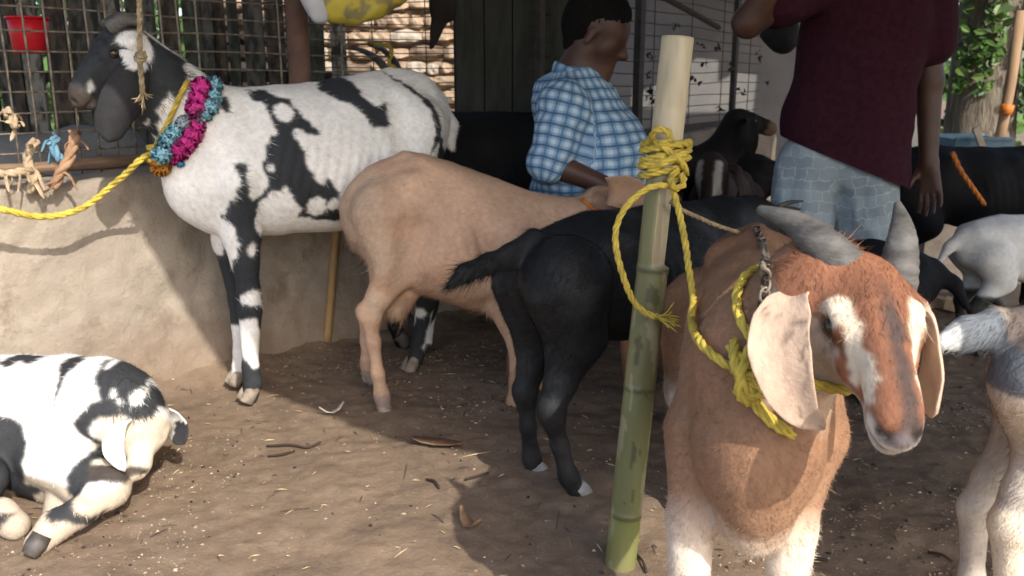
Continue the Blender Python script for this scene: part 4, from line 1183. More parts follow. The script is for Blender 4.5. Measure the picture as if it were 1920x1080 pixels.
# ---- goats in the background
def std_goat(label, O, hd, s=1.0, color=None, head=((.55, 0, .96), (.76, 0, .82)), neckmid=(.46, 0, .80), tailup=False, horns=True, group='goats standing in the dim back of the shed', mat=None, h=.011, L=None, fur=0):
    S_ = lambda t_: tuple(x * s for x in t_[:4]) + tuple(t_[4:])
    trunk = [S_(t_) for t_ in ((-.33, 0, .60, .125, .85), (-.18, 0, .585, .155, .88), (.02, 0, .565, .17, .92), (.2, 0, .57, .165, .78), (.3, 0, .61, .13, .7))]
    pl_, ns = np.array(head[0]) * s, np.array(head[1]) * s
    neck = [S_((.30, 0, .66, .115, .75)), S_((*neckmid, .082, .85)), (*(pl_ - np.array((.03, 0, .06)) * s), .068 * s, .9)]
    legs = [[S_(t_) for t_ in l] for l in (
        ((.24, -.085, .48, .075), (.24, -.085, .36, .045), (.25, -.085, .24, .03), (.25, -.085, .08, .021), (.27, -.085, .022, .024)),
        ((.20, .085, .48, .075), (.19, .085, .36, .045), (.18, .085, .24, .03), (.18, .085, .08, .021), (.20, .085, .022, .024)),
        ((-.30, -.085, .56, .11), (-.22, -.095, .42, .075), (-.37, -.09, .27, .034), (-.35, -.09, .08, .021), (-.33, -.09, .022, .024)),
        ((-.30, .085, .56, .11), (-.18, .095, .42, .075), (-.31, .09, .27, .034), (-.28, .09, .08, .021), (-.26, .09, .022, .024)))]
    e1, e2, e3, Lh = head_frame(pl_, ns)
    hs, es = [], []
    for k in (-1, 1):
        b_ = pl_ + e2 * k * .04 * s - e3 * .02 * s
        if horns: hs.append(([b_, b_ + (-.04 * s, k * .02 * s, .07 * s), b_ + (-.11 * s, k * .05 * s, .12 * s), b_ + (-.18 * s, k * .09 * s, .13 * s)], .024 * s))
        b_ = pl_ + e1 * .12 * Lh + e2 * k * .06 * s - e3 * .04 * s
        es.append(([b_, b_ + e2 * k * .07 * s - (0, 0, .02 * s), b_ + e2 * k * .09 * s - (0, 0, .10 * s), b_ + e2 * k * .08 * s - (0, 0, .19 * s)], e1, .075 * s))
    tz = [(-.42 * s, 0, .66 * s, .04 * s), (-.50 * s, 0, (.72 if tailup else .60) * s, .028 * s), (-.56 * s, 0, (.76 if tailup else .50) * s, .016 * s)]
    return goat('goat', label, O, hd, trunk, neck, pl_, ns, legs, color, h=h, horns=hs, ears=es, tail=tz, mat=mat, group=group, hornmat=DARK_HORN, hoofmat=DARKHOOF, L=L, fur=fur, furw=.003, furlen=.02)
blk = lambda base=(.010, .010, .010), wl=None: (lambda V, hl, N: np.where((spots(V, wl, .012, 18) if wl else np.zeros(len(V), bool))[:, None], WHITE[None] * .8, spread(V, base, 5, .25)))
# big black goat behind the tall spotted goat's rump
std_goat('big black goat behind the spotted goat, left of the seated man', (-.10, 3.62), R(20), 1.22, blk(), head=((.46, .03, .80), (.62, .05, .58)), neckmid=(.42, 0, .72), h=.011, mat=COAT, horns=False)
# two horned goats and a grey one inside the left pen
std_goat('dark horned goat inside the pen, horns showing above the spotted back', (-.98, 4.15), R(35), 1.08, blk((.03, .03, .031)), head=((.48, 0, .98), (.66, .02, .80)))
std_goat('dim grey goat inside the pen behind the red bucket', (-2.15, 3.75), R(15), 1.10, lambda V, hl, N: spread(V, (.17, .17, .17), 5, .2), head=((.50, 0, .70), (.68, 0, .52)), neckmid=(.43, 0, .68), horns=False)
# right background
o = P(1325, 400, 3.75)
std_goat('dark brown goat facing out with two white face stripes, left of the shorts', (.98, 4.12), R(-112), .84,
         lambda V, hl, N: np.where(((np.abs(np.abs(hl[:, 1]) - .16) < .055) & (hl[:, 0] > .1) & (hl[:, 0] < .95) & (hl[:, 2] > -.34))[:, None], np.array((.42, .38, .34))[None], spread(V, (.035, .024, .019), 5, .3)),
         head=((.44, 0, .86), (.56, 0, .63)), neckmid=(.42, 0, .76), L=.25, horns=False, h=.009)
std_goat('black goat with raised head beside the far mesh, left of the maroon shirt', (.70, 4.32), R(14), .95, lambda V, hl, N: np.where(((hl[:, 0] > .72) & (hl[:, 0] < 1.3) & (np.abs(hl[:, 1]) < .5) & (hl[:, 2] > -.6))[:, None], np.array((.13, .085, .06))[None], spread(V, (.012, .0105, .010), 5, .3)), head=((.46, 0, .94), (.66, -.04, .86)), neckmid=(.42, 0, .80), horns=False, h=.009)
std_goat('dark goat with a white flank patch crowded behind the striped faced goat', (1.02, 4.75), R(150), .9, blk((.012, .010, .009), [(.05, .52, .10, .07)]), head=((.46, 0, .84), (.62, 0, .70)), horns=False)
std_goat('long black goat with an orange cord round its body on the right', (2.05, 3.95), R(-6), 1.0, blk((.008, .009, .011)), tailup=True, horns=False)
std_goat('small white goat with dark legs in front of the long black goat', (2.00, 3.40), R(14), .70,
         lambda V, hl, N: np.where(((V[:, 2] < .24) | ((V[:, 2] > .49) & (V[:, 0] > -.02)))[:, None], spread(V, (.03, .03, .03), 6, .3), spread(V, (.62, .62, .60), 5, .2)), head=((.40, 0, .62), (.54, 0, .5)), neckmid=(.34, 0, .56), horns=False, L=.17)
std_goat('black goat with a dark horn just behind the brown goat horns', (.98, 2.72), R(160), .74, blk((.011, .012, .014)), head=((.30, .0, .78), (.46, 0, .66)), neckmid=(.30, 0, .68), L=.2)

# ------------------------------------------------------------------ people
def cloth_uv(V, bones):
    best = np.full(len(V), 9.0); uv = np.zeros((len(V), 2))
    for k, (a, b_, ref, Rr) in enumerate(bones):
        a, b_ = np.array(a, float), np.array(b_, float); d = b_ - a; L = np.linalg.norm(d); d /= L
        t = np.clip((V - a) @ d, 0, L); qv = V - a - t[:, None] * d
        dist = np.linalg.norm(qv, axis=1) - Rr
        r1 = np.array(ref, float); r1 -= d * (r1 @ d); r1 /= np.linalg.norm(r1); r2 = np.cross(d, r1)
        u = np.arctan2(qv @ r2, qv @ r1) * Rr
        m = dist < best
        best[m] = dist[m]; uv[m] = np.stack([u, (V - a) @ d + .011 * k], 1)[m]
    return uv

def folds(V, N, amp, seed, st=(1, 1, 2.2), sc=9):
    f = fbm(V * np.array(st), sc, seed, 3)
    r = 1 - np.abs(noise(V * np.array(st), sc * .8, seed + 7)) * 2
    return V + N * (amp * (f + .6 * r))[:, None]

def garment(name, mat, parent, segs, lo, hi, h, amp=0, seed=1, bones=None, k=.03, st=(1, 1, 2.2), sc=9, uvmap=None, cuts=(), relax=2, clip=None):
    S = SDF(lo, hi, h)
    for s_ in segs: S.seg(*s_[:4], s_[4] if len(s_) > 4 else k, *(s_[5:] if len(s_) > 5 else ()))
    for (a, b_, r) in cuts: S.seg(a, b_, r, r, .008, sub=True)
    V, F = S.mesh(relax)
    if amp: V = folds(V, vnormals(V, F), amp, seed, st, sc)
    if clip is not None:
        for cp, cn, fn in clip:
            cn = np.array(cn, float); dd_ = (V - np.array(cp)) @ cn
            F = F[(dd_[F] > 0).any(1)]
            b_ = dd_ < 0
            isb = np.zeros(len(V), bool); isb[F.ravel()] = True; b_ &= isb
            V[b_] -= cn * dd_[b_][:, None]
        used = np.unique(F); mp = np.zeros(len(V), int); mp[used] = np.arange(len(used)); V, F = V[used], mp[F]
    return obj(name, V, F, mat, parent, uv=(cloth_uv(V, bones) if bones else None))

def stripes(nt, x, period, duty, soft=.08):
    f = math_(nt, 'FRACT', math_(nt, 'DIVIDE', x, period))
    f = math_(nt, 'ABSOLUTE', math_(nt, 'SUBTRACT', f, .5))
    return ramp(nt, f, duty / 2 + soft, duty / 2 - soft)
PLAID, nt, b = new_mat('blue_plaid_cotton')
a = nt.nodes.new('ShaderNodeAttribute'); a.attribute_name = 'cloth'
sp = nt.nodes.new('ShaderNodeSeparateXYZ'); nt.links.new(a.outputs['Vector'], sp.inputs[0])
u, v = sp.outputs[0], sp.outputs[1]
wb = math_(nt, 'MULTIPLY', math_(nt, 'SUBTRACT', nz(nt, 9, 2), .5), .02)
u, v = math_(nt, 'ADD', u, wb), math_(nt, 'ADD', v, wb)
PER = .037
wh = math_(nt, 'MULTIPLY', stripes(nt, u, PER, .5, .15), stripes(nt, v, PER, .5, .15))
hb = math_(nt, 'MULTIPLY', math_(nt, 'ADD', stripes(nt, u, PER, .5, .12), stripes(nt, v, PER, .5, .12)), .5)
c = mixc(nt, hb, (.12, .25, .42), (.31, .46, .60))
c = mixc(nt, math_(nt, 'MULTIPLY', wh, .6), c, (.52, .63, .73))
ln = math_(nt, 'MAXIMUM', math_(nt, 'MULTIPLY', stripes(nt, math_(nt, 'ADD', u, PER * .5), PER, .14, .05), .7), stripes(nt, math_(nt, 'ADD', v, PER * .5), PER, .16, .05))
c = mixc(nt, math_(nt, 'MULTIPLY', ln, .72), c, (.018, .04, .10))
ln2 = math_(nt, 'MAXIMUM', stripes(nt, u, PER / 2, .12, .06), stripes(nt, v, PER / 2, .14, .06))
c = mixc(nt, math_(nt, 'MULTIPLY', ln2, .35), c, (.03, .07, .16))
nt.links.new(c, b.inputs['Base Color']); b.inputs['Roughness'].default_value = .85; b.inputs['Specular IOR Level'].default_value = .2
MAROON = simple('maroon_cotton', (.036, .008, .016), (.024, .0055, .011), .9, 55, bs=.2, bscale=300, bdist=.001, spec=.15)
SHORTS, nt, b = new_mat('patterned_grey_cotton')
a = nt.nodes.new('ShaderNodeAttribute'); a.attribute_name = 'cloth'
br = nt.nodes.new('ShaderNodeTexBrick'); br.inputs['Scale'].default_value = 1.0
br.inputs['Brick Width'].default_value = .062; br.offset_frequency = 3; br.squash = .7; br.squash_frequency = 2; br.inputs['Row Height'].default_value = .036; br.inputs['Mortar Size'].default_value = .0028; br.inputs['Mortar Smooth'].default_value = .8
br.inputs['Color1'].default_value = (.215, .26, .295, 1); br.inputs['Color2'].default_value = (.30, .355, .385, 1); br.inputs['Mortar'].default_value = (.37, .42, .445, 1)
dv = nt.nodes.new('ShaderNodeVectorMath'); dv.operation = 'ADD'
nt.links.new(a.outputs['Vector'], dv.inputs[0])
tn = nt.nodes.new('ShaderNodeTexNoise'); tn.inputs['Scale'].default_value = 14
sc_ = nt.nodes.new('ShaderNodeVectorMath'); sc_.operation = 'SCALE'; sc_.inputs['Scale'].default_value = .030
nt.links.new(tn.outputs['Color'], sc_.inputs[0]); nt.links.new(sc_.outputs[0], dv.inputs[1])
nt.links.new(dv.outputs[0], br.inputs['Vector']); nt.links.new(mixc(nt, math_(nt, 'MULTIPLY', ramp(nt, nz(nt, 26, 3), .25, .5), .95), (.25, .30, .33), br.outputs['Color']), b.inputs['Base Color']); b.inputs['Roughness'].default_value = .9
TROUSER = simple('dark_trouser', (.022, .024, .032), (.015, .016, .022), .85, 20)
BLACKHAIR = simple('black_head_hair', (.008, .0075, .0075), (.005, .005, .005), .85, 90, spec=.08, bs=.6, bscale=220)

def hand_segs(wrist, palm_end, side, curl, thumb_dir, r=.0088):
    """palm and five bent fingers; side: unit vector across the palm, curl: direction the fingers bend to"""
    w, p = np.array(wrist, float), np.array(palm_end, float)
    d = (p - w); L = np.linalg.norm(d); d /= L
    s_ = np.array(side, float); s_ -= d * (s_ @ d); s_ /= np.linalg.norm(s_); cu = np.array(curl, float); cu /= np.linalg.norm(cu)
    out = []
    for o in (-.026, -.009, .009, .026):
        out.append((w + s_ * o * .6, p + s_ * o, .017, .0125, .012))
    for o, l in ((-.030, .070), (-.010, .082), (.011, .076), (.031, .058)):
        a0 = p + s_ * o; q = a0
        for k, (fl, be) in enumerate(((.42, .18), (.33, .45), (.25, .75))):
            dd = d * (1 - be * .6) + cu * be + s_ * o * 1.6; dd /= np.linalg.norm(dd)
            q2 = q + dd * l * fl * 1.15
            out.append((q, q2, r * (1 - .08 * k), r * (1 - .08 * (k + 1)), .004)); q = q2
    t0 = w + d * L * .30 + s_ * -.028; td = np.array(thumb_dir, float); td /= np.linalg.norm(td)
    t1 = t0 + td * .035; t2_ = t1 + (td + d * .6) / np.linalg.norm(td + d * .6) * .034
    out += [(w + d * .02, t0, .016, .014, .012), (t0, t1, .0125, .0105, .008), (t1, t2_, .0105, .0085, .005)]
    return out

def head_segs(Hc, fw, up, lt):
    """head centred on Hc (between the ears)"""
    Q = lambda x, y, z: Hc + fw * x + lt * y + up * z
    s_ = [(Q(-.03, 0, .045), Q(.02, 0, .04), .092, .088, .03, .84, .84, lt), (Q(.045, 0, -.02), Q(.060, 0, -.085), .062, .042, .03, .95, .9, lt),
          (Q(.0, 0, -.065), Q(.070, 0, -.105), .050, .026, .03, 1.15, 1.0, lt), (Q(.078, -.03, .028), Q(.078, .03, .028), .018, .018, .02),
          (Q(.094, 0, .012), Q(.120, 0, -.030), .010, .016, .012), (Q(.104, -.014, -.034), Q(.104, .014, -.034), .011, .011, .01), (Q(.103, -.012, -.034), Q(.103, .012, -.034), .009, .009, .01),
          (Q(.092, -.016, -.064), Q(.092, .016, -.064), .0085, .0085, .007), (Q(.090, -.014, -.077), Q(.090, .014, -.077), .009, .009, .007)]
    for k in (-1, 1):
        s_.append((Q(-.002, k * .076, .012), Q(-.010, k * .080, -.025), .017, .012, .008, .5, .5, lt))
        s_.append((Q(.062, k * .036, -.012), Q(.05, k * .045, -.03), .022, .022, .02))
    return s_, Q

# ---- the seated man in the blue plaid shirt
pm = Pl((.28, 3.14), R(-22)); q = pm.loc
o1 = thing('person', 'seated man in a blue plaid shirt looking down to the right, arm resting low', 'person', (*pm.O[:2], 0), pm.hd)
fw = np.array((.90, .16, -.36)); fw /= np.linalg.norm(fw); lt = np.cross((.3, 0, .95), fw); lt /= np.linalg.norm(lt); up = np.cross(fw, lt)
hs, HQ = head_segs(q(1116, 66), fw, up, lt)
neck_ = q(1082, 142)
sh = q(1062, 182); hip = q(1070, 425); bel = q(1112, 300); chs = q(1088, 215)
ra = [q(1056, 205, -.19), q(1030, 306, -.235), q(1132, 346, -.20), q(1172, 360, -.17)]
la_ = [q(1075, 205, .19), q(1110, 320, .23), q(1200, 345, .16), q(1240, 352, .14)]
knee = np.array((hip[0] + .44, .13, .50))
def leg(sg):
    kn = knee * (1, sg, 1)
    return [(hip + (0, .09 * sg, 0), kn, .10, .07, .04), (kn, kn + (.03, 0, -.42), .06, .045, .03), (kn + (.03, 0, -.42), kn + (.17, .01 * sg, -.45), .045, .03, .02)]
segs = hs + [(HQ(-.02, 0, -.06), neck_, .058, .066, .03), (neck_, sh, .07, .10, .04), (chs, bel, .13, .175, .05, 1.2, 1.02), (bel, hip, .17, .14, .05, 1.02, 1.1),
             (q(1062, 205, -.17), q(1070, 205, .17), .06, .06, .05),
             (ra[0], ra[1], .052, .044, .03), (ra[1], ra[2], .046, .031, .02), (la_[0], la_[1], .05, .042, .03), (la_[1], la_[2], .042, .03, .02)]
segs += hand_segs(ra[2], ra[2] + (ra[3] - ra[2]) / np.linalg.norm(ra[3] - ra[2]) * .085, (0, 1, .2), (.2, .3, -1), (.6, .5, -.2))
segs += hand_segs(la_[2], la_[2] + (la_[3] - la_[2]) / np.linalg.norm(la_[3] - la_[2]) * .085, (0, -1, .2), (.2, -.3, -1), (.6, -.5, -.2))
segs += leg(1) + leg(-1)
lo_, hi_ = np.array((-.35, -.45, -.03)), np.array((.85, .45, 1.5))
garment('body', SKIN_DARK, o1, segs, lo_, hi_, .0065)
I_ = .014
shirt = [(neck_ + (-.004, 0, -.006), sh, .062 + I_, .10 + I_, .04), (chs, bel, .13 + I_, .178 + I_, .05, 1.2, 1.03), (bel, hip + (.0, 0, .05), .172 + I_, .15 + I_, .05, 1.03, 1.1),
         (q(1058, 193, -.170), q(1068, 193, .170), .066 + I_, .066 + I_, .05),
         (ra[0], ra[0] * .12 + ra[1] * .88, .068 + I_, .058 + I_, .03), (ra[0] * .2 + ra[1] * .8, ra[0] * .04 + ra[1] * .96, .058 + I_, .060 + I_, .01),
         (la_[0], la_[0] * .1 + la_[1] * .9, .064 + I_, .056 + I_, .03)]
garment('shirt', PLAID, o1, shirt, lo_, hi_, .0075, .011, 4, [(hip, sh, (1, 0, 0), .185), (ra[0], ra[1], (0, -1, 0), .07), (la_[0], la_[1], (0, 1, 0), .065)])
for s_ in (-1, 1):
    pth = spline([neck_ + (-.084, .0 * s_, .030), neck_ + (-.060, .060 * s_, .024), neck_ + (.0, .086 * s_, .004), neck_ + (.065, .066 * s_, -.028), neck_ + (.108, .034 * s_, -.062), neck_ + (.130, .046 * s_, -.100)], 6)
    V, F = tube(pth, np.interp(np.linspace(0, 1, len(pth)), [0, .5, .8, 1], [.022, .026, .030, .012]), .0055, n=10, wdir=(.25, 0, 1))
    obj('collar', V, F, PLAID, o1, uv=cloth_uv(np.array(V), [(neck_ + (-.1, 0, 0), neck_ + (.2, 0, -.1), (0, 0, 1), .03)]))
tr = [(hip + (0, .09 * s_, 0), knee * (1, s_, 1), .118, .085, .04) for s_ in (-1, 1)] + [(knee * (1, s_, 1), knee * (1, s_, 1) + (.03, 0, -.38), .082, .07, .03) for s_ in (-1, 1)] + [(hip + (0, -.05, .03), hip + (0, .05, .03), .15, .15, .04)]
garment('trousers', TROUSER, o1, tr, lo_, hi_, .011, .004, 9)
hair = [(HQ(-.035, 0, .055), HQ(.012, 0, .068), .094, .086, .02, .86, .84, lt), (HQ(-.058, 0, .0), HQ(-.05, 0, -.04), .062, .05, .03, 1.05, 1.0, lt)]
garment('hair', BLACKHAIR, o1, hair, HQ(0, 0, 0) - .2, HQ(0, 0, 0) + .22, .005, .0028, 8, st=(1, 1, 1), sc=75)
for s_ in (-1, 1):
    c_ = HQ(.074, s_ * .031, -.002)
    obj('eye', *tube([c_ + lt * x * .011 for x in np.linspace(-1, 1, 7)], [.011 * math.sqrt(max(.03, 1 - x * x)) for x in np.linspace(-1, 1, 7)], n=8), EYE, o1)
CHAIRM = simple('tan_plastic', (.34, .17, .10), (.26, .125, .07), .5, 6, bs=.05)
ch = thing('chair', 'tan moulded chair under the man in the plaid shirt', 'chair', (*pm.O[:2], 0), pm.hd)
cx = hip[0]
MB().box((cx + .06, 0, hip[2] - .165), (.44, .44, .03)).obj('seat', CHAIRM, ch)
V, F = tube(spline([(cx - .235, 0, hip[2] - .16), (cx - .262, 0, hip[2] - .02), (cx - .275, 0, hip[2] + .08)], 5), .20, .012, n=16, wdir=(0, 1, 0))
obj('backrest', V, F, CHAIRM, ch)
for x in (-.13, .25):
    for y in (-.19, .19): MB().tube([(cx + x * 1.15, y * 1.1, 0), (cx + x, y, hip[2] - .18)], [.018, .024], n=8).obj('leg', CHAIRM, ch, smooth=True)

# ---- the standing man in the maroon shirt
pw = Pl((1.06, 2.98), R(-104)); T = lambda px, py, Y=2.98: pw.toloc(P(px, py, Y))
o2 = thing('person', 'standing man in a maroon t-shirt and patterned grey shorts, head above the picture', 'person', (*pw.O[:2], 0), pw.hd)
LT = np.array((0, 1.0, 0)); FW = np.array((1.0, 0, 0)); UP = np.array((0, 0, 1.0))
shl, shr = T(1738, -48, 3.0), T(1528, -40, 2.93); nk = (shl + shr) / 2 + (0, 0, .07)
wst, hps = T(1588, 215), T(1566, 315)
che = T(1622, 60)
arm = [shl, T(1742, 150, 3.0), T(1741, 305, 2.96)]
rarm = [shr, T(1402, 42, 2.80), T(1500, -110, 2.70)]
hs, HW = head_segs(nk + np.array((.03, 0, .165)), FW, UP, LT)
hipR, hipL = hps + (0, -.095, -.02), hps + (0, .095, -.02)
def shank(hp, sg):
    kn = np.array((hp[0] + .02, hp[1] + .02 * sg, .47)); an = np.array((kn[0] - .03, kn[1] + .01 * sg, .075))
    return [(hp + (0, 0, -.05), kn, .068, .056, .03), (kn, kn + (-.02, 0, -.14), .056, .055, .03), (kn + (-.02, 0, -.14), an, .055, .034, .03), (an, an + (.14, .02 * sg, -.045), .036, .028, .02)]
segs = hs + [(HW(-.01, 0, -.08), nk, .058, .06, .03), (che, wst, .115, .108, .05, 1.42, 1.40), (wst, hps, .108, .085, .05, 1.40, 1.42), (shl + (0, -.03, -.01), shr + (0, .03, -.01), .06, .06, .05), (nk, che + (0, 0, .1), .06, .10, .05, 1.2, 1.4),
             (arm[0], arm[1], .054, .042, .03), (arm[1], arm[2], .043, .029, .025), (rarm[0], rarm[1], .056, .045, .03), (rarm[1], rarm[2], .045, .030, .02)]
hd_ = (arm[2] - arm[1]); hd_ /= np.linalg.norm(hd_); hd_ = hd_ + np.array((.06, .05, 0))
segs += hand_segs(arm[2], arm[2] + hd_ * .088, (.55, .83, 0), (.75, -.25, -.25), (.55, -.75, -.7))
rd = rarm[2] - rarm[1]; rd /= np.linalg.norm(rd)
segs += hand_segs(rarm[2], rarm[2] + rd * .088, (1, .3, 0), (0, 1, .3), (.5, .5, .3))
segs += shank(hipR, -1) + shank(hipL, 1)
lo_, hi_ = np.array((-.30, -.50, -.03)), np.array((.48, .50, 1.86))
garment('body', SKIN_DARK, o2, segs, lo_, hi_, .0055)
I_ = .016
hemL, hemR = T(1450, 250), T(1690, 344)
hd_v = hemR - hemL; hn = np.array((0, -hd_v[2], hd_v[1])); hn = hn / np.linalg.norm(hn) * (1 if hd_v[1] > 0 else -1)
shirt = [(che, wst, .122 + I_, .118 + I_, .05, 1.42, 1.46), (wst, T(1572, 400), .118 + I_, .138 + I_, .04, 1.46, 1.46), (shl + (0, -.03, -.01), shr + (0, .03, -.01), .066 + I_, .066 + I_, .05), (nk + (0, 0, -.035), che + (0, 0, .1), .058 + I_, .10 + I_, .05, 1.2, 1.42),
         (arm[0], arm[0] * .34 + arm[1] * .66, .066 + I_, .062 + I_, .03), (rarm[0], rarm[0] * .45 + rarm[1] * .55, .068 + I_, .064 + I_, .03)]
garment('shirt', MAROON, o2, shirt, lo_, hi_, .007, .013, 14, st=(1, 1.4, 1.7), sc=4.5, clip=[(hemL, hn, None)])
shorts = []
for hp, sg, end in ((hipR, -1, T(1500, 405)), (hipL, 1, T(1632, 405))):
    shorts += [(hp + (0, 0, -.01), end + (.01, 0, -.06), .098, .104, .03)]
shorts.append((hps + (0, -.06, .03), hps + (0, .06, .03), .11, .11, .04))
garment('shorts', SHORTS, o2, shorts, lo_, hi_, .0065, .010, 19, [(hipR, T(1500, 440), (1, 0, 0), .11), (hipL, T(1632, 440), (1, 0, 0), .11)], st=(1, 1.7, 1.0), sc=12, clip=[(T(1560, 442), UP, None)])
garment('hair', BLACKHAIR, o2, [(HW(-.035, 0, .055), HW(.012, 0, .068), .094, .086, .02, .86, .84, LT), (HW(-.058, 0, .0), HW(-.05, 0, -.04), .062, .05, .03, 1.05, 1.0, LT)], HW(0, 0, 0) - .2, HW(0, 0, 0) + .22, .009)
SOLE = simple('dark_sandal', (.03, .025, .02), None, .7, 20)
for hp, sg in ((hipR, -1), (hipL, 1)):
    an = shank(hp, sg)[2][1]
    V, F = tube([an + (-.07, 0, -.066), an + (.02, 0, -.066), an + (.10, .01 * sg, -.066), an + (.185, .02 * sg, -.066)], [.036, .04, .048, .03], .012, n=12, wdir=(0, 1, 0))
    obj('sandal', V, F, SOLE, o2)
# dark pouch hanging behind his lifted elbow
S = SDF(P(1462, 78, 3.55) - .14, P(1462, 78, 3.55) + .14, .008)
S.seg(P(1450, 55, 3.55), P(1470, 72, 3.55), .055, .05); S.seg(P(1470, 72, 3.55), P(1480, 40, 3.55), .05, .03)
V, F = S.mesh(); V = folds(V, vnormals(V, F), .006, 3)
bag = obj('cloth_bag', V, F, simple('dark_cloth', (.030, .033, .033), None, .85, 30))
tag(bag, 'dark cloth bag hanging behind the lifted elbow of the maroon shirt', 'bag')
MB().tube(spline([P(1468, 40, 3.55), P(1464, -60, 3.56), P(1460, -150, 3.58), (1.12, 3.7, 2.05)], 5), .006, n=6).obj('cord', CORD_BLACK, bag)

# ------------------------------------------------------------------ bamboo post and its ropes
from mathutils.bvhtree import BVHTree
bpy.context.view_layer.update()
def bvh_of(root, names=('body', 'ear', 'shirt')):
    V, F = [], []
    for c in root.children:
        if c.name.split('.')[0] in names and c.type == 'MESH':
            M = root.matrix_world; n0 = len(V); me = c.data
            co = np.zeros(len(me.vertices) * 3, np.float32); me.vertices.foreach_get('co', co); co = co.reshape(-1, 3)
            M3 = np.array(M.to_3x3()); tr_v = np.array(M.translation)
            V += (co @ M3.T + tr_v).tolist(); F += [tuple(n0 + i for i in p.vertices) for p in me.polygons]
    return BVHTree.FromPolygons(V, F)
def snap(tree, px, py, off=.006, default=2.0):
    d = ray(px, py); d = d / np.linalg.norm(d)
    h_, n_, i_, dist = tree.ray_cast(Vector((0, 0, CAM_H)), Vector(d))
    if h_ is None: return P(px, py, default)
    return np.array(h_) + np.array(n_) * off

BAMBOO, nt, b = new_mat('bamboo_skin')
a = nt.nodes.new('ShaderNodeAttribute'); a.attribute_name = 'coat'
f = nz(nt, 30, 6, stretch=(1, 1, .08)); g_n = nz(nt, 10, 5, stretch=(1, 1, .5))
v_ = math_(nt, 'ADD', .55, math_(nt, 'MULTIPLY', math_(nt, 'ADD', f, g_n), .45))
sc_ = nt.nodes.new('ShaderNodeVectorMath'); sc_.operation = 'SCALE'
nt.links.new(a.outputs['Color'], sc_.inputs[0]); nt.links.new(v_, sc_.inputs['Scale']); nt.links.new(sc_.outputs[0], b.inputs['Base Color'])
b.inputs['Roughness'].default_value = .42; bump(nt, b, f, .25, .003)
PB, PT = G(1163, 1056), P(1271, 70, 1.86)
PB = PB - (PT - PB) * .06
def post_at(py):      # centre of the post at a photo row
    t_ = np.linspace(-.02, 1, 400); C_ = PB + (PT - PB) * t_[:, None]
    rel = C_ - [0, 0, CAM_H]; yy = 540 - FPX * (rel[:, 1] * SP + rel[:, 2] * CP) / (rel[:, 1] * CP - rel[:, 2] * SP)
    return C_[np.argmin(np.abs(yy - py))]
npth, nth = 240, 40
tt = np.linspace(0, 1, npth); C_ = PB + (PT - PB) * tt[:, None]
nodes_z = [post_at(y)[2] for y in (962, 728, 505)]
th = np.linspace(0, 2 * math.pi, nth, endpoint=False)
axp = (PT - PB) / np.linalg.norm(PT - PB)
e_r = np.cross(axp, (0, 1, 0)); e_r /= np.linalg.norm(e_r)
if e_r[0] < 0: e_r = -e_r
e_f = np.cross(e_r, axp)
if e_f[1] > 0: e_f = -e_f
V, C = [], []
for k in range(npth):
    z = C_[k][2]; r = .0345 - .002 * tt[k]
    dn = min(abs(z - q_) for q_ in nodes_z)
    r *= 1 + .07 * math.exp(-(dn / .007) ** 2) - .03 * math.exp(-(dn / .02) ** 2)
    for t_ in th:
        x, y = math.cos(t_) * r, math.sin(t_) * r
        cut = z > nodes_z[2] + .006
        w_ = 0.0
        lim = .35 * r if z < post_at(330)[2] else .45 * r
        if cut and z < post_at(338)[2]:
            s_ = x * .80 + y * .6
            if s_ > lim:
                x -= .80 * (s_ - lim); y -= .6 * (s_ - lim); w_ = 1.0
        p_ = C_[k] + e_r * x + e_f * y
        V.append(p_)
        up_ = max(0, min(1, (z - post_at(345)[2]) / .03)) if z > nodes_z[2] else 0
        gcol = np.array((.155, .175, .048)) if z < nodes_z[0] else (np.array((.135, .145, .060)) if z < nodes_z[1] else np.array((.145, .145, .065)))
        gcol = gcol * (1 + .35 * math.sin(t_ * 2 + 1.0) * .3)
        if dn < .005: gcol = gcol * .55
        wn_ = noise(np.array([p_ * (1, 1, .25)]), 60, 4)[0]
        wn_ += .5 * noise(np.array([p_ * (1, 1, .12)]), 150, 6)[0]
        if z < nodes_z[2] and wn_ > .38: gcol = gcol * .45 + np.array((.30, .27, .19)) * .55
        if wn_ < -.68: gcol = gcol * .5
        gcol = gcol * (1 + .22 * noise(np.array([p_ * (1, 1, .3)]), 24, 14)[0]); sl_ = max(0, 1 - z / .14); gcol = gcol * (1 - .45 * sl_) + np.array((.15, .11, .075)) * .45 * sl_
        ccol = np.array((.44, .375, .245)) * (1 - .30 * max(0, noise(np.array([p_ * (1, 1, .10)]), 110, 9)[0])) * (1 - .35 * max(0, noise(np.array([p_ * (1, 1, .5)]), 38, 12)[0] - .2))
        C.append(gcol * (1 - max(w_, up_)) + ccol * max(w_, up_))
V = np.array(V); C = np.array(C)
i, j = np.meshgrid(np.arange(npth - 1), np.arange(nth), indexing='ij'); j2 = (j + 1) % nth
F = [tuple(f_) for f_ in np.stack([i * nth + j, i * nth + j2, (i + 1) * nth + j2, (i + 1) * nth + j], -1).reshape(-1, 4).tolist()]
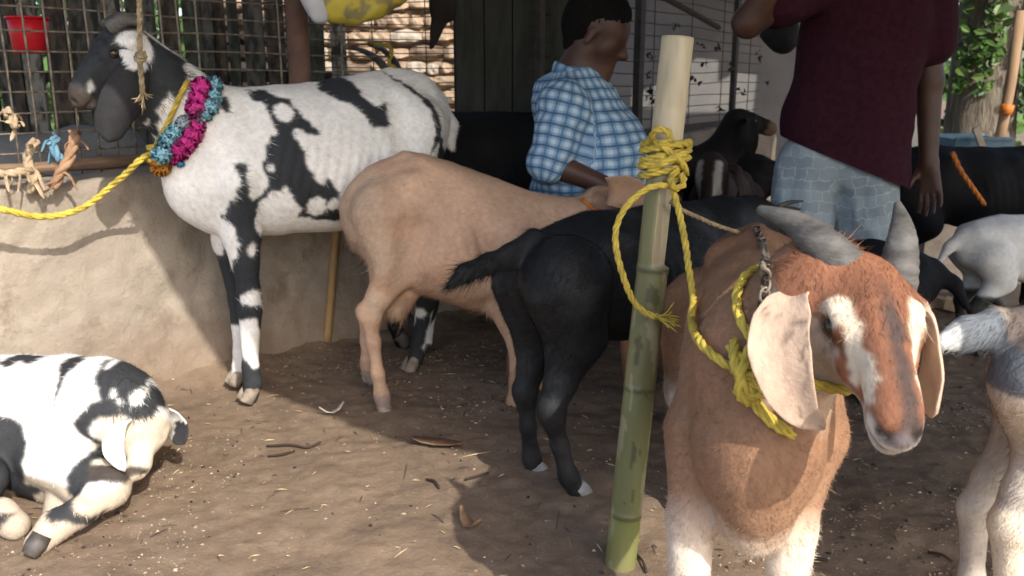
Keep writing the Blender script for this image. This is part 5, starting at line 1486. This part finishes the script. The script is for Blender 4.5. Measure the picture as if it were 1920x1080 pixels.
# hollow top
n0 = len(V); topc = V[-nth:]; cen = topc.mean(0)
inn = cen + (topc - cen) * .68; deep = inn - axp * .08
V = np.vstack([V, inn, deep]); C = np.vstack([C, np.tile((.38, .31, .19), (nth, 1)), np.tile((.16, .12, .07), (nth, 1))])
for k in range(nth):
    k2 = (k + 1) % nth
    F.append((n0 - nth + k, n0 - nth + k2, n0 + k2, n0 + k)); F.append((n0 + k, n0 + k2, n0 + nth + k2, n0 + nth + k))
F.append(tuple(n0 + nth + k for k in range(nth)))
po = thing('bamboo_post', 'green bamboo post with split pale top standing between the black and brown goats', 'post', tuple(PB * (1, 1, 0)))
obj('culm', V - PB * (1, 1, 0), F, BAMBOO, po, cols=C)
# rope lashing
def pr(py, ang, extra=.006):
    c_ = post_at(py); return c_ + (e_r * math.cos(ang) + e_f * math.sin(ang)) * (.0325 + extra)
wraps = []
tot = 6.2
for s_ in np.linspace(0, tot, 110):
    py = 262 + 58 * (s_ / tot) + 9 * math.sin(s_ * 6.283 + .6) + 5 * math.sin(s_ * 2.3)
    wraps.append(pr(py, math.pi * .75 + s_ * 6.283, .008 + .009 * (.5 + .5 * math.sin(s_ * 4.1))))
wr = thing('rope_lashing', 'thick yellow rope wound many times round the bamboo post', 'rope', tuple(post_at(290)))
o0 = np.array(wr.location)
m_ = rope_mesh(wraps, .0078, sub=False); obj('coil', np.array(m_.V) - o0, m_.F, ROPE_Y, wr)
for nm, pts in (('crossing_turn', [pr(262, 2.6, .016), pr(275, 1.9, .022), pr(300, 1.1, .022), pr(322, .4, .016)]), ('crossing_turn', [pr(322, 2.4, .014), pr(300, 1.6, .024), pr(280, .7, .02), pr(268, .0, .012)]),
                ('knot', [pr(270, 2.3, .02), pr(250, 2.2, .03), pr(246, 1.8, .03), pr(262, 1.6, .028), pr(272, 2.0, .026)]), ('knot', [pr(318, 1.2, .02), pr(335, 1.5, .03), pr(350, 1.3, .028), pr(338, .9, .028), pr(322, 1.1, .024)])):
    m_ = rope_mesh(pts, .0078); obj(nm, np.array(m_.V) - o0, m_.F, ROPE_Y, wr)
def rope_thing(name, label, pts, r, mat, cat='rope', fray=0, group=None):
    m_ = rope_mesh(pts, r); o0 = np.array(pts[0])
    t = obj(name, np.array(m_.V) - o0, m_.F, mat); t.location = o0
    tag(t, label, cat, group)
    if fray:
        e = np.array(pts[-1]); d = e - np.array(pts[-2]); d /= np.linalg.norm(d); mb = MB()
        for _ in range(fray):
            v_ = d + RNG.normal(0, .35, 3); mb.tube(spline([e - d * r, e + v_ * r * 2.5, e + (v_ + RNG.normal(0, .2, 3)) * r * 5], 3), [r * .28] * 6 + [r * .1], n=4)
        obj('frayed_end', np.array(mb.V) - o0, mb.F, mat, t)
    return t
b4 = bvh_of(g4)
tie = snap(b4, 1392, 690, .012, 1.3)
rope_thing('lead_rope', 'yellow lead rope running from the lashing down to the brown goat collar', [pr(325, .9, .022), P(1262, 345, 1.80)] + [(lambda s_, l_: s_ if s_[1] < l_[1] else l_)(snap(b4, x, y, .012, Y), P(x, y, Y)) for x, y, Y in ((1274, 400, 1.76), (1284, 450, 1.72), (1291, 500, 1.68), (1300, 560, 1.62), (1308, 605, 1.56), (1322, 640, 1.5), (1348, 668, 1.42), (1372, 684, 1.36))] + [tie], .0072, ROPE_Y)
rope_thing('loop_rope', 'slack yellow rope end looping left of the bamboo post, tip frayed', [pr(345, 1.3, .022), P(1222, 350, 1.78), P(1185, 375, 1.77), P(1160, 412, 1.77), P(1154, 455, 1.77), P(1166, 510, 1.76), P(1188, 565, 1.76), P(1213, 588, 1.76), P(1234, 594, 1.755)], .0072, ROPE_Y, fray=14)
rope_thing('thin_rope', 'thin pale rope stretched from the bamboo post to the brown goat back', [pr(375, 1.2, .01), P(1275, 392, 1.82), P(1310, 408, 1.84), P(1345, 423, 1.86), P(1385, 436, 1.88)], .0052, ROPE_DRY)
# collar of the brown goat: round the neck, knotted on the near side
def ring_on(tree, c, ax_dir, r0, n=40, off=.006, start=0, end=2 * math.pi):
    """a loop lying on a body: rays shot inward round an axis"""
    ax_ = np.array(ax_dir, float); ax_ /= np.linalg.norm(ax_)
    u_ = np.cross(ax_, (0, 1, .3)); u_ /= np.linalg.norm(u_); v_ = np.cross(ax_, u_); out = []
    for t_ in np.linspace(start, end, n):
        d = u_ * math.cos(t_) + v_ * math.sin(t_)
        h_, n_, _, _ = tree.ray_cast(Vector(c + d * r0), Vector(-d), r0)
        if h_ is not None: out.append(np.array(h_) + d * off)
    return np.array(out)
def body_tree(root):
    return bvh_of(root, ('body',))
b4b = body_tree(g4)
W4 = lambda l: p4.O + p4.f * l[0] + p4.l * l[1] + np.array((0, 0, l[2]))
nc = W4(poll4 * .5 + np.array((-.03, .01, .64)) * .5)
nd = W4(poll4) - W4(np.array((-.03, 0, .58)))
ring = ring_on(b4b, nc + nd * -.10, nd + np.array((0, -.02, .0)), .5, 56, .007)
ring = np.vstack([ring, ring[:1]])
ct_ = thing('rope_collar', 'yellow rope collar knotted on the neck of the brown goat', 'collar', tuple(tie))
o0 = tie
if len(ring) > 8:
    m_ = rope_mesh(ring, .0075, sub=False); obj('loop', np.array(m_.V) - o0, m_.F, ROPE_Y, ct_)
S4 = lambda px, py, off=.012: snap(b4b, px, py, off, 1.3)
for pts in ([S4(1378, 650), S4(1400, 672, .02), S4(1432, 668, .025), S4(1440, 690, .02), S4(1412, 700, .028), S4(1388, 690, .02)],
            [S4(1390, 705), S4(1420, 712, .026), S4(1438, 735, .022), S4(1410, 742, .028), S4(1392, 728, .02)],
            [S4(1385, 640, .01), S4(1395, 680, .03), S4(1408, 720, .032), S4(1422, 748, .022)],
            [S4(1420, 640, .012), S4(1410, 690, .034), S4(1400, 735, .03), S4(1412, 758, .02)],
            [S4(1440, 615, .008), S4(1425, 650, .016), S4(1412, 690, .026)]):
    m_ = rope_mesh(pts, .0075); obj('knot', np.array(m_.V) - o0, m_.F, ROPE_Y, ct_)
for pts in ([S4(1405, 740, .016), S4(1425, 772, .012), S4(1452, 800, .01), S4(1482, 815, .01)], [S4(1415, 740, .018), S4(1432, 768, .014), S4(1452, 790, .012), S4(1476, 806, .012)]):
    m_ = rope_mesh(pts, .0062); obj('loose_end', np.array(m_.V) - o0, m_.F, ROPE_Y, ct_)
# dark chain over its withers
chn = thing('neck_chain', 'dark rusty chain lying over the brown goat back', 'chain', tuple(S4(1425, 440)))
o0 = S4(1425, 440)
pts = spline([S4(1418, 432, .006), S4(1430, 465, .006), S4(1441, 500, .006), S4(1443, 535, .006), S4(1438, 572, .006), S4(1432, 600, .006)], 10)
Lc = np.r_[0, np.cumsum(np.linalg.norm(np.diff(pts, axis=0), axis=1))]
nl = int(Lc[-1] / .0135)
for k in range(nl):
    s_ = (k + .5) / nl * Lc[-1]; c_ = np.array([np.interp(s_, Lc, pts[:, i]) for i in range(3)]); d = np.array([np.interp(min(s_ + .004, Lc[-1]), Lc, pts[:, i]) for i in range(3)]) - c_
    d /= np.linalg.norm(d) + 1e-9; sd = np.cross(d, (0, -1, .3)); sd /= np.linalg.norm(sd); nn = np.cross(d, sd); sd = sd if k % 2 else (sd + nn) / 1.414
    lp = [c_ + d * .0105 * math.cos(t_) + sd * .0062 * math.sin(t_) - o0 for t_ in np.linspace(0, 2 * math.pi, 13)]
    obj('link', *tube(lp, .0023, n=5, caps=False), RUST if k % 3 else DARKIRON, chn)

# orange cord on the tan goat's neck
b2 = body_tree(g2_)
S2 = lambda px, py, off=.008: snap(b2, px, py, off, 2.7)
rope_thing('cord', 'orange cord tied round the neck of the tan goat, tasselled end hanging', [S2(1092, 376), S2(1118, 396, .012), S2(1150, 406, .012), S2(1180, 398, .014), P(1184, 415, 2.62), P(1182, 430, 2.62), P(1186, 448, 2.62)], .0065, ROPE_O, 'cord', fray=10)
rope_thing('cord', 'orange cord crossing the black goat at right', [P(1785, 285, 3.66), P(1800, 318, 3.63), P(1822, 350, 3.62), P(1846, 384, 3.64)], .011, ROPE_O, 'cord')

# ------------------------------------------------------------------ garland, collar and ropes of the tall spotted goat
b1 = body_tree(g1)
S1 = lambda px, py, off=.012: snap(b1, px, py, off, 2.62)
FLUFF, nt, b = new_mat('fluffy_wool')
a = nt.nodes.new('ShaderNodeAttribute'); a.attribute_name = 'coat'
nt.links.new(a.outputs['Color'], b.inputs['Base Color']); b.inputs['Roughness'].default_value = .9
gl = thing('garland', 'fluffy pink and blue pompom garland with an orange ball on the spotted goat', 'garland', tuple(S1(360, 230)))
o0 = S1(360, 230)
def tuft(c, r, colr, n=420, name='pompom'):
    r = r * 1.22; n = int(n * 1.5)
    d = RNG.normal(size=(n, 3)); d /= np.linalg.norm(d, axis=1)[:, None]
    s_ = np.cross(d, RNG.normal(size=(n, 3))); s_ /= np.linalg.norm(s_, axis=1)[:, None]
    l = r * RNG.uniform(.75, 1.12, (n, 1)); w_ = r * .09
    base = d * r * .35
    V = np.stack([base - s_ * w_, base + s_ * w_, d * l + s_ * w_ * .9, d * l - s_ * w_ * .9], 1).reshape(-1, 3) + (c - o0)
    cc = np.repeat(np.array(colr)[None] * RNG.uniform(.7, 1.25, (n, 1)), 4, axis=0)
    nn = np.repeat(d, 4, axis=0)
    # a core so it is not see-through
    o = obj(name, V, np.arange(n * 4).reshape(-1, 4), FLUFF, gl, cols=np.clip(cc, 0, .95), normals=nn)
    mb = MB(); k_ = np.linspace(-1, 1, 7); mb.tube([c - o0 + np.array((0, 0, x * r * .7)) for x in k_], [r * .8 * math.sqrt(max(.03, 1 - x * x)) for x in k_], n=10)
    V2 = np.array(mb.V); obj('core', V2, mb.F, FLUFF, o, cols=np.tile(np.array(colr) * .8, (len(V2), 1)))
    return o
PINK, BLUE, ORANGE = (.80, .06, .40), (.36, .68, .82), (.90, .42, .08)
for (px, py, r, c_) in ((372, 166, .026, PINK), (369, 184, .026, PINK), (364, 202, .025, PINK), (366, 236, .024, PINK), (362, 252, .027, PINK), (352, 266, .027, PINK), (342, 280, .028, PINK), (334, 292, .024, PINK),
                        (396, 166, .024, BLUE), (394, 184, .026, BLUE), (389, 202, .025, BLUE), (384, 214, .020, BLUE), (330, 245, .024, BLUE), (322, 260, .026, BLUE), (312, 276, .027, BLUE), (303, 290, .025, BLUE), (345, 230, .02, (.45, .55, .62))):
    tuft(S1(px, py, .014), r, c_)
tuft(S1(314, 312, .022), .026, ORANGE, 600)
tuft(S1(296, 303, .016), .016, ORANGE, 200)
tuft(S1(341, 306, .01), .012, (.05, .35, .60), 120)
TINSEL = simple('silver_tinsel', (.75, .75, .78), (.5, .5, .55), .25, 60, metal=.9, bs=0)
mb = MB(); c_ = S1(366, 216, .02) - o0
for _ in range(130):
    d = RNG.normal(size=3); d /= np.linalg.norm(d); mb.add([c_ + d * .004, c_ + d * .03 + (.002, 0, 0), c_ + d * .03 - (.002, 0, 0)], [(0, 1, 2)])
mb.obj('tinsel', TINSEL, gl)
neckc = [S1(350, 152, .008), S1(338, 175, .008), S1(325, 205, .008), S1(312, 235, .008), S1(300, 260, .008), S1(290, 280, .010), S1(282, 292, .012)]
rope_thing('neck_rope', 'yellow rope lying round the neck of the tall spotted goat beside its garland', neckc, .0085, ROPE_Y)
rope_thing('knot_rope', 'yellow rope knot below the neck of the tall spotted goat', [S1(276, 278, .02), S1(292, 276, .02), S1(298, 292, .022), S1(286, 304, .024), S1(276, 294, .022), S1(288, 284, .026), S1(300, 304, .02)], .010, ROPE_Y)
rope_thing('leash_rope', 'long yellow rope sagging across the plastered wall to the left', [S1(280, 290, .02), P(262, 300, 2.60), P(240, 322, 2.62), P(205, 352, 2.64), P(165, 384, 2.635), P(120, 402, 2.58), P(70, 406, 2.53), P(20, 396, 2.48), P(-40, 380, 2.42), P(-140, 330, 2.3)], .0105, ROPE_Y)
rope_thing('hanging_rope', 'knotted dry rope hanging down in front of the spotted goat neck', [P(261, -140, 2.44), P(261, -20, 2.44), P(262, 60, 2.44), P(263, 120, 2.44), P(266, 155, 2.44), P(267, 172, 2.44)], .0075, ROPE_DRY, fray=12)
rope_thing('rope_knot', 'bulky knot in the dry rope hanging by the spotted goat neck', [P(256, 102, 2.42), P(268, 98, 2.41), P(272, 108, 2.42), P(262, 116, 2.40), P(255, 108, 2.43), P(266, 106, 2.40)], .0075, ROPE_DRY)

# ------------------------------------------------------------------ ties on the fence, bucket, sacks, hanging cloth
RAG = simple('pale_rag', (.46, .37, .25), (.28, .20, .13), .9, 25, bs=.5, bscale=120)
RAGBR = simple('brown_rag', (.36, .22, .13), (.22, .13, .08), .9, 25, bs=.5, bscale=120)
RAGBL = simple('blue_rag', (.13, .26, .36), (.09, .17, .24), .9, 25, bs=.5, bscale=120)
def rag(label, pts, r, mat, seed, wisps=6):
    rg = np.random.default_rng(seed); p_ = spline(pts, 7); u_ = np.linspace(0, 1, len(p_))
    o0 = p_[0]; t = thing('rag_tie', label, 'rag', tuple(o0))
    m_ = MB()
    rr_ = r * (.75 + .35 * np.sin(u_ * 17 + seed) ** 2) * np.where(u_ > .9, .7, 1)
    m2 = rope_mesh(p_ - o0, r * .72, sub=False, pitch=r * 5, n=7); V = np.array(m2.V); V += rg.normal(0, r * .05, V.shape)
    obj('twist', V, m2.F, mat, t)
    mb = MB()
    for _ in range(wisps):
        k = rg.integers(2, len(p_)); d = rg.normal(0, 1, 3) + (0, 0, -.6); d /= np.linalg.norm(d)
        mb.tube(spline([p_[k] - o0, p_[k] - o0 + d * r * 1.2, p_[k] - o0 + (d + rg.normal(0, .5, 3) + (0, 0, -.5)) * r * 1.6], 3), [r * .3] * 6 + [r * .1], r * .10, n=6)
    mb.obj('wisps', mat, t)
FY = 2.68
rag('pale twisted rag tied low on the mesh at the far left', [P(68, 262, FY), P(54, 285, FY - .01), P(52, 310, FY - .02), P(66, 330, FY - .03), P(56, 360, FY - .03)], .022, RAG, 1)
rag('blue rag knotted on the lowest mesh wires', [P(106, 258, FY + .02), P(98, 272, FY), P(106, 288, FY), P(114, 302, FY)], .020, RAGBL, 2, 8)
rag('brown twisted rag hanging slanted from the mesh over the wall top', [P(142, 248, FY + .05), P(138, 270, FY + .02), P(128, 300, FY), P(112, 325, FY - .01), P(100, 352, FY - .01)], .024, RAGBR, 3, 8)
rag('pale frayed straw wisp stuck in the mesh at the far left edge', [P(10, 205, FY - .12), P(22, 220, FY - .12), P(30, 240, FY - .12)], .018, RAG, 4, 9)
rag('pale tie wrapped along the wooden rail at the far left', [P(-30, 322, FY - .12), P(10, 326, FY - .09), P(42, 322, FY - .06), P(60, 318, FY - .04)], .018, RAG, 5, 5)
REDP = simple('red_plastic', (.52, .012, .022), (.42, .010, .018), .4, 8, bs=.05)
c_ = P(55, 66, 3.02)
bk = thing('red_bucket', 'small red plastic bucket hung inside the mesh at the upper left', 'bucket', tuple(c_))
V, F = tube([(0, 0, -.058), (0, 0, -.056), (0, 0, 0), (0, 0, .055), (0, 0, .056), (0, 0, .05), (0, 0, -.045)], [.048, .053, .058, .062, .056, .054, .046], n=28); obj('shell', V, F, REDP, bk)
V, F = tube([(.064 * math.cos(t_), .064 * math.sin(t_), .054) for t_ in np.linspace(0, 2 * math.pi, 29)], .0045, n=6, caps=False); obj('rim', V, F, REDP, bk)
V, F = tube([(.063 * math.cos(t_), .02 + .02 * math.sin(t_), .055 + .075 * math.sin(t_)) for t_ in np.linspace(0, math.pi, 17)], .0025, n=6); obj('handle', V, F, DARKIRON, bk)
obj('hook', *tube(spline([(0, .045, .13), (-.01, .06, .18), (-.02, -.02, .21), (-.025, -.12, .22)], 5), .0025, n=5), DARKIRON, bk)
def blob(name, label, cat, segs, mat, h=.009, amp=.006, seed=2, sc=9, st=(1, 1, 1)):
    pts = np.array([s_[0] for s_ in segs] + [s_[1] for s_ in segs]); r = max(max(s_[2], s_[3]) for s_ in segs) + .05
    S = SDF(pts.min(0) - r, pts.max(0) + r, h)
    for s_ in segs: S.seg(*s_[:4], .03, *s_[4:])
    V, F = S.mesh(2); V = folds(V, vnormals(V, F), amp, seed, st, sc)
    return tag(obj(name, V, F, mat), label, cat)
SACKW = simple('white_plastic_sack', (.62, .64, .68), (.46, .48, .52), .35, 9, spec=.5, bs=.3, bscale=14, bdist=.02)
SACKY, nt, b = new_mat('yellow_plastic_sack')
nt.links.new(mixc(nt, ramp(nt, nz(nt, 11, 4), .52, .60), (.55, .45, .06), (.28, .24, .10)), b.inputs['Base Color']); b.inputs['Roughness'].default_value = .6
YS = 3.22
blob('white_sack', 'crumpled white plastic sack tucked over the mesh beside the yellow sack', 'sack', [(P(588, -60, YS), P(600, 25, YS), .05, .032), (P(578, -40, YS), P(590, 18, YS), .04, .03)], SACKW, .007, .012, 5, 14)
blob('yellow_sack', 'yellow printed plastic sack lying over the mesh top', 'sack', [(P(622, 5, YS + .03), P(700, 0, YS + .09), .070, .075), (P(640, -50, YS + .03), P(735, -40, YS + .1), .085, .085)], SACKY, .008, .014, 6, 12)
obj_ = blob('hanging_cloth', 'black rag hanging by its corner in front of the stone wall', 'cloth', [(P(825, -70, 3.7), P(828, 10, 3.7), .05, .045, .6, .6), (P(832, 10, 3.7), P(808, 92, 3.7), .045, .008, .6, .6), (P(838, 5, 3.7), P(846, 32, 3.7), .03, .012)], simple('black_rag', (.022, .019, .017), None, .9, 20), .008, .005, 7)
rope_thing('fence_rope', 'yellow rope scrap knotted on the mesh before the stone wall', [P(700, 80, 4.0), P(728, 86, 3.98), P(735, 100, 3.97), P(728, 118, 3.97), P(742, 128, 3.98)], .010, ROPE_Y)

# upright bamboo stick leaning on the wall
t_ = thing('bamboo_stick', 'thin dry bamboo stick standing against the wall behind the spotted goat', 'stick', tuple(G(612, 648)))
o0 = np.array(t_.location)
pp = np.array([G(612, 650) + (0, 0, -.02)] + [P(612 + (652 - y) * .085, y, 3.32 + (650 - y) * .0004) for y in range(630, 300, -6)]) - o0
rr_ = np.array([.0165 * (1 + .12 * math.exp(-((z % .155 - .07) / .007) ** 2)) for z in pp[:, 2]])
obj('cane', *tube(pp, rr_, n=10), simple('dry_bamboo', (.46, .30, .13), (.32, .20, .085), .5, 14, stretch=(1, 1, .1), bs=.2), t_)

# ------------------------------------------------------------------ things dropped on the ground
PAPER = simple('white_scrap', (.78, .74, .68), (.55, .50, .44), .7, 30)
LITTER = simple('brown_dead_leaf', (.27, .17, .10), (.15, .09, .055), .8, 25)
def flat_leaf(px, py, L, W, ang, mat, label, curl=.8, cat='leaf', name='fallen_leaf', group=None):
    c_ = G(px, py); mb = MB()
    leaf_mb(mb, (0, 0, 0), L, W, Matrix.Rotation(ang, 3, 'Z') @ Matrix.Rotation(R(90), 3, 'X') @ Matrix.Rotation(random.gauss(0, .1), 3, 'Z'), curl)
    o = obj(name, mb.V, mb.F, mat); o.location = (c_[0], c_[1], gz1(c_[0], c_[1]) + .008)
    m = o.modifiers.new('thick', 'SOLIDIFY'); m.thickness = .0015
    return tag(o, label, cat, group)
flat_leaf(624, 781, .085, .028, R(-55), PAPER, 'small white curled scrap on the edge of the shade', 1.2, 'scrap', 'white_scrap')
flat_leaf(880, 992, .085, .035, R(38), LITTER, 'broad curled brown leaf on the shade edge in front', 1.6)
flat_leaf(818, 842, .16, .055, R(75), LITTER, 'wide flattened tan leaf by the shade edge beside the black goat', .15)
flat_leaf(875, 735, .05, .02, R(20), LITTER, 'small dark leaf between the tan and black goats', .8)
flat_leaf(1290, 880, .07, .03, R(80), LITTER, 'leaf lying just right of the bamboo post', .8)
TWIG = simple('dark_twig', (.055, .038, .026), (.035, .025, .018), .8, 30)
for k, (pts, lab) in enumerate((
        ([(500, 838), (545, 838), (575, 842), (602, 836)], 'dark crooked twig lying in the sunlit dirt, the longer of two'),
        ([(503, 858), (530, 857), (552, 850)], 'short dark twig just below the longer one in the sunlit dirt'),
        ([(872, 908), (895, 905), (915, 898)], 'dark twig in the shade left of the black goat hooves'),
        ([(800, 905), (815, 912), (824, 922)], 'tiny twig on the shade edge in front'),
        ([(1190, 1040), (1205, 1055), (1212, 1072)], 'thin twig right of the bamboo foot'),
        ([(1490, 1035), (1520, 1055), (1552, 1062)], 'twig on the ground below the brown goat chin'),
        ([(1740, 1040), (1765, 1050), (1785, 1060)], 'pale stalk beside the grey goat hind leg'))):
    w_ = [G(*p_) for p_ in pts]; w_ = [np.array((p_[0], p_[1], gz1(p_[0], p_[1]) + .006 + .004 * (i_ % 2))) for i_, p_ in enumerate(w_)]
    m_ = MB().tube(spline(w_, 5), .0032, n=6)
    o = obj('twig', np.array(m_.V) - w_[0], m_.F, TWIG); o.location = w_[0]; tag(o, lab, 'twig')
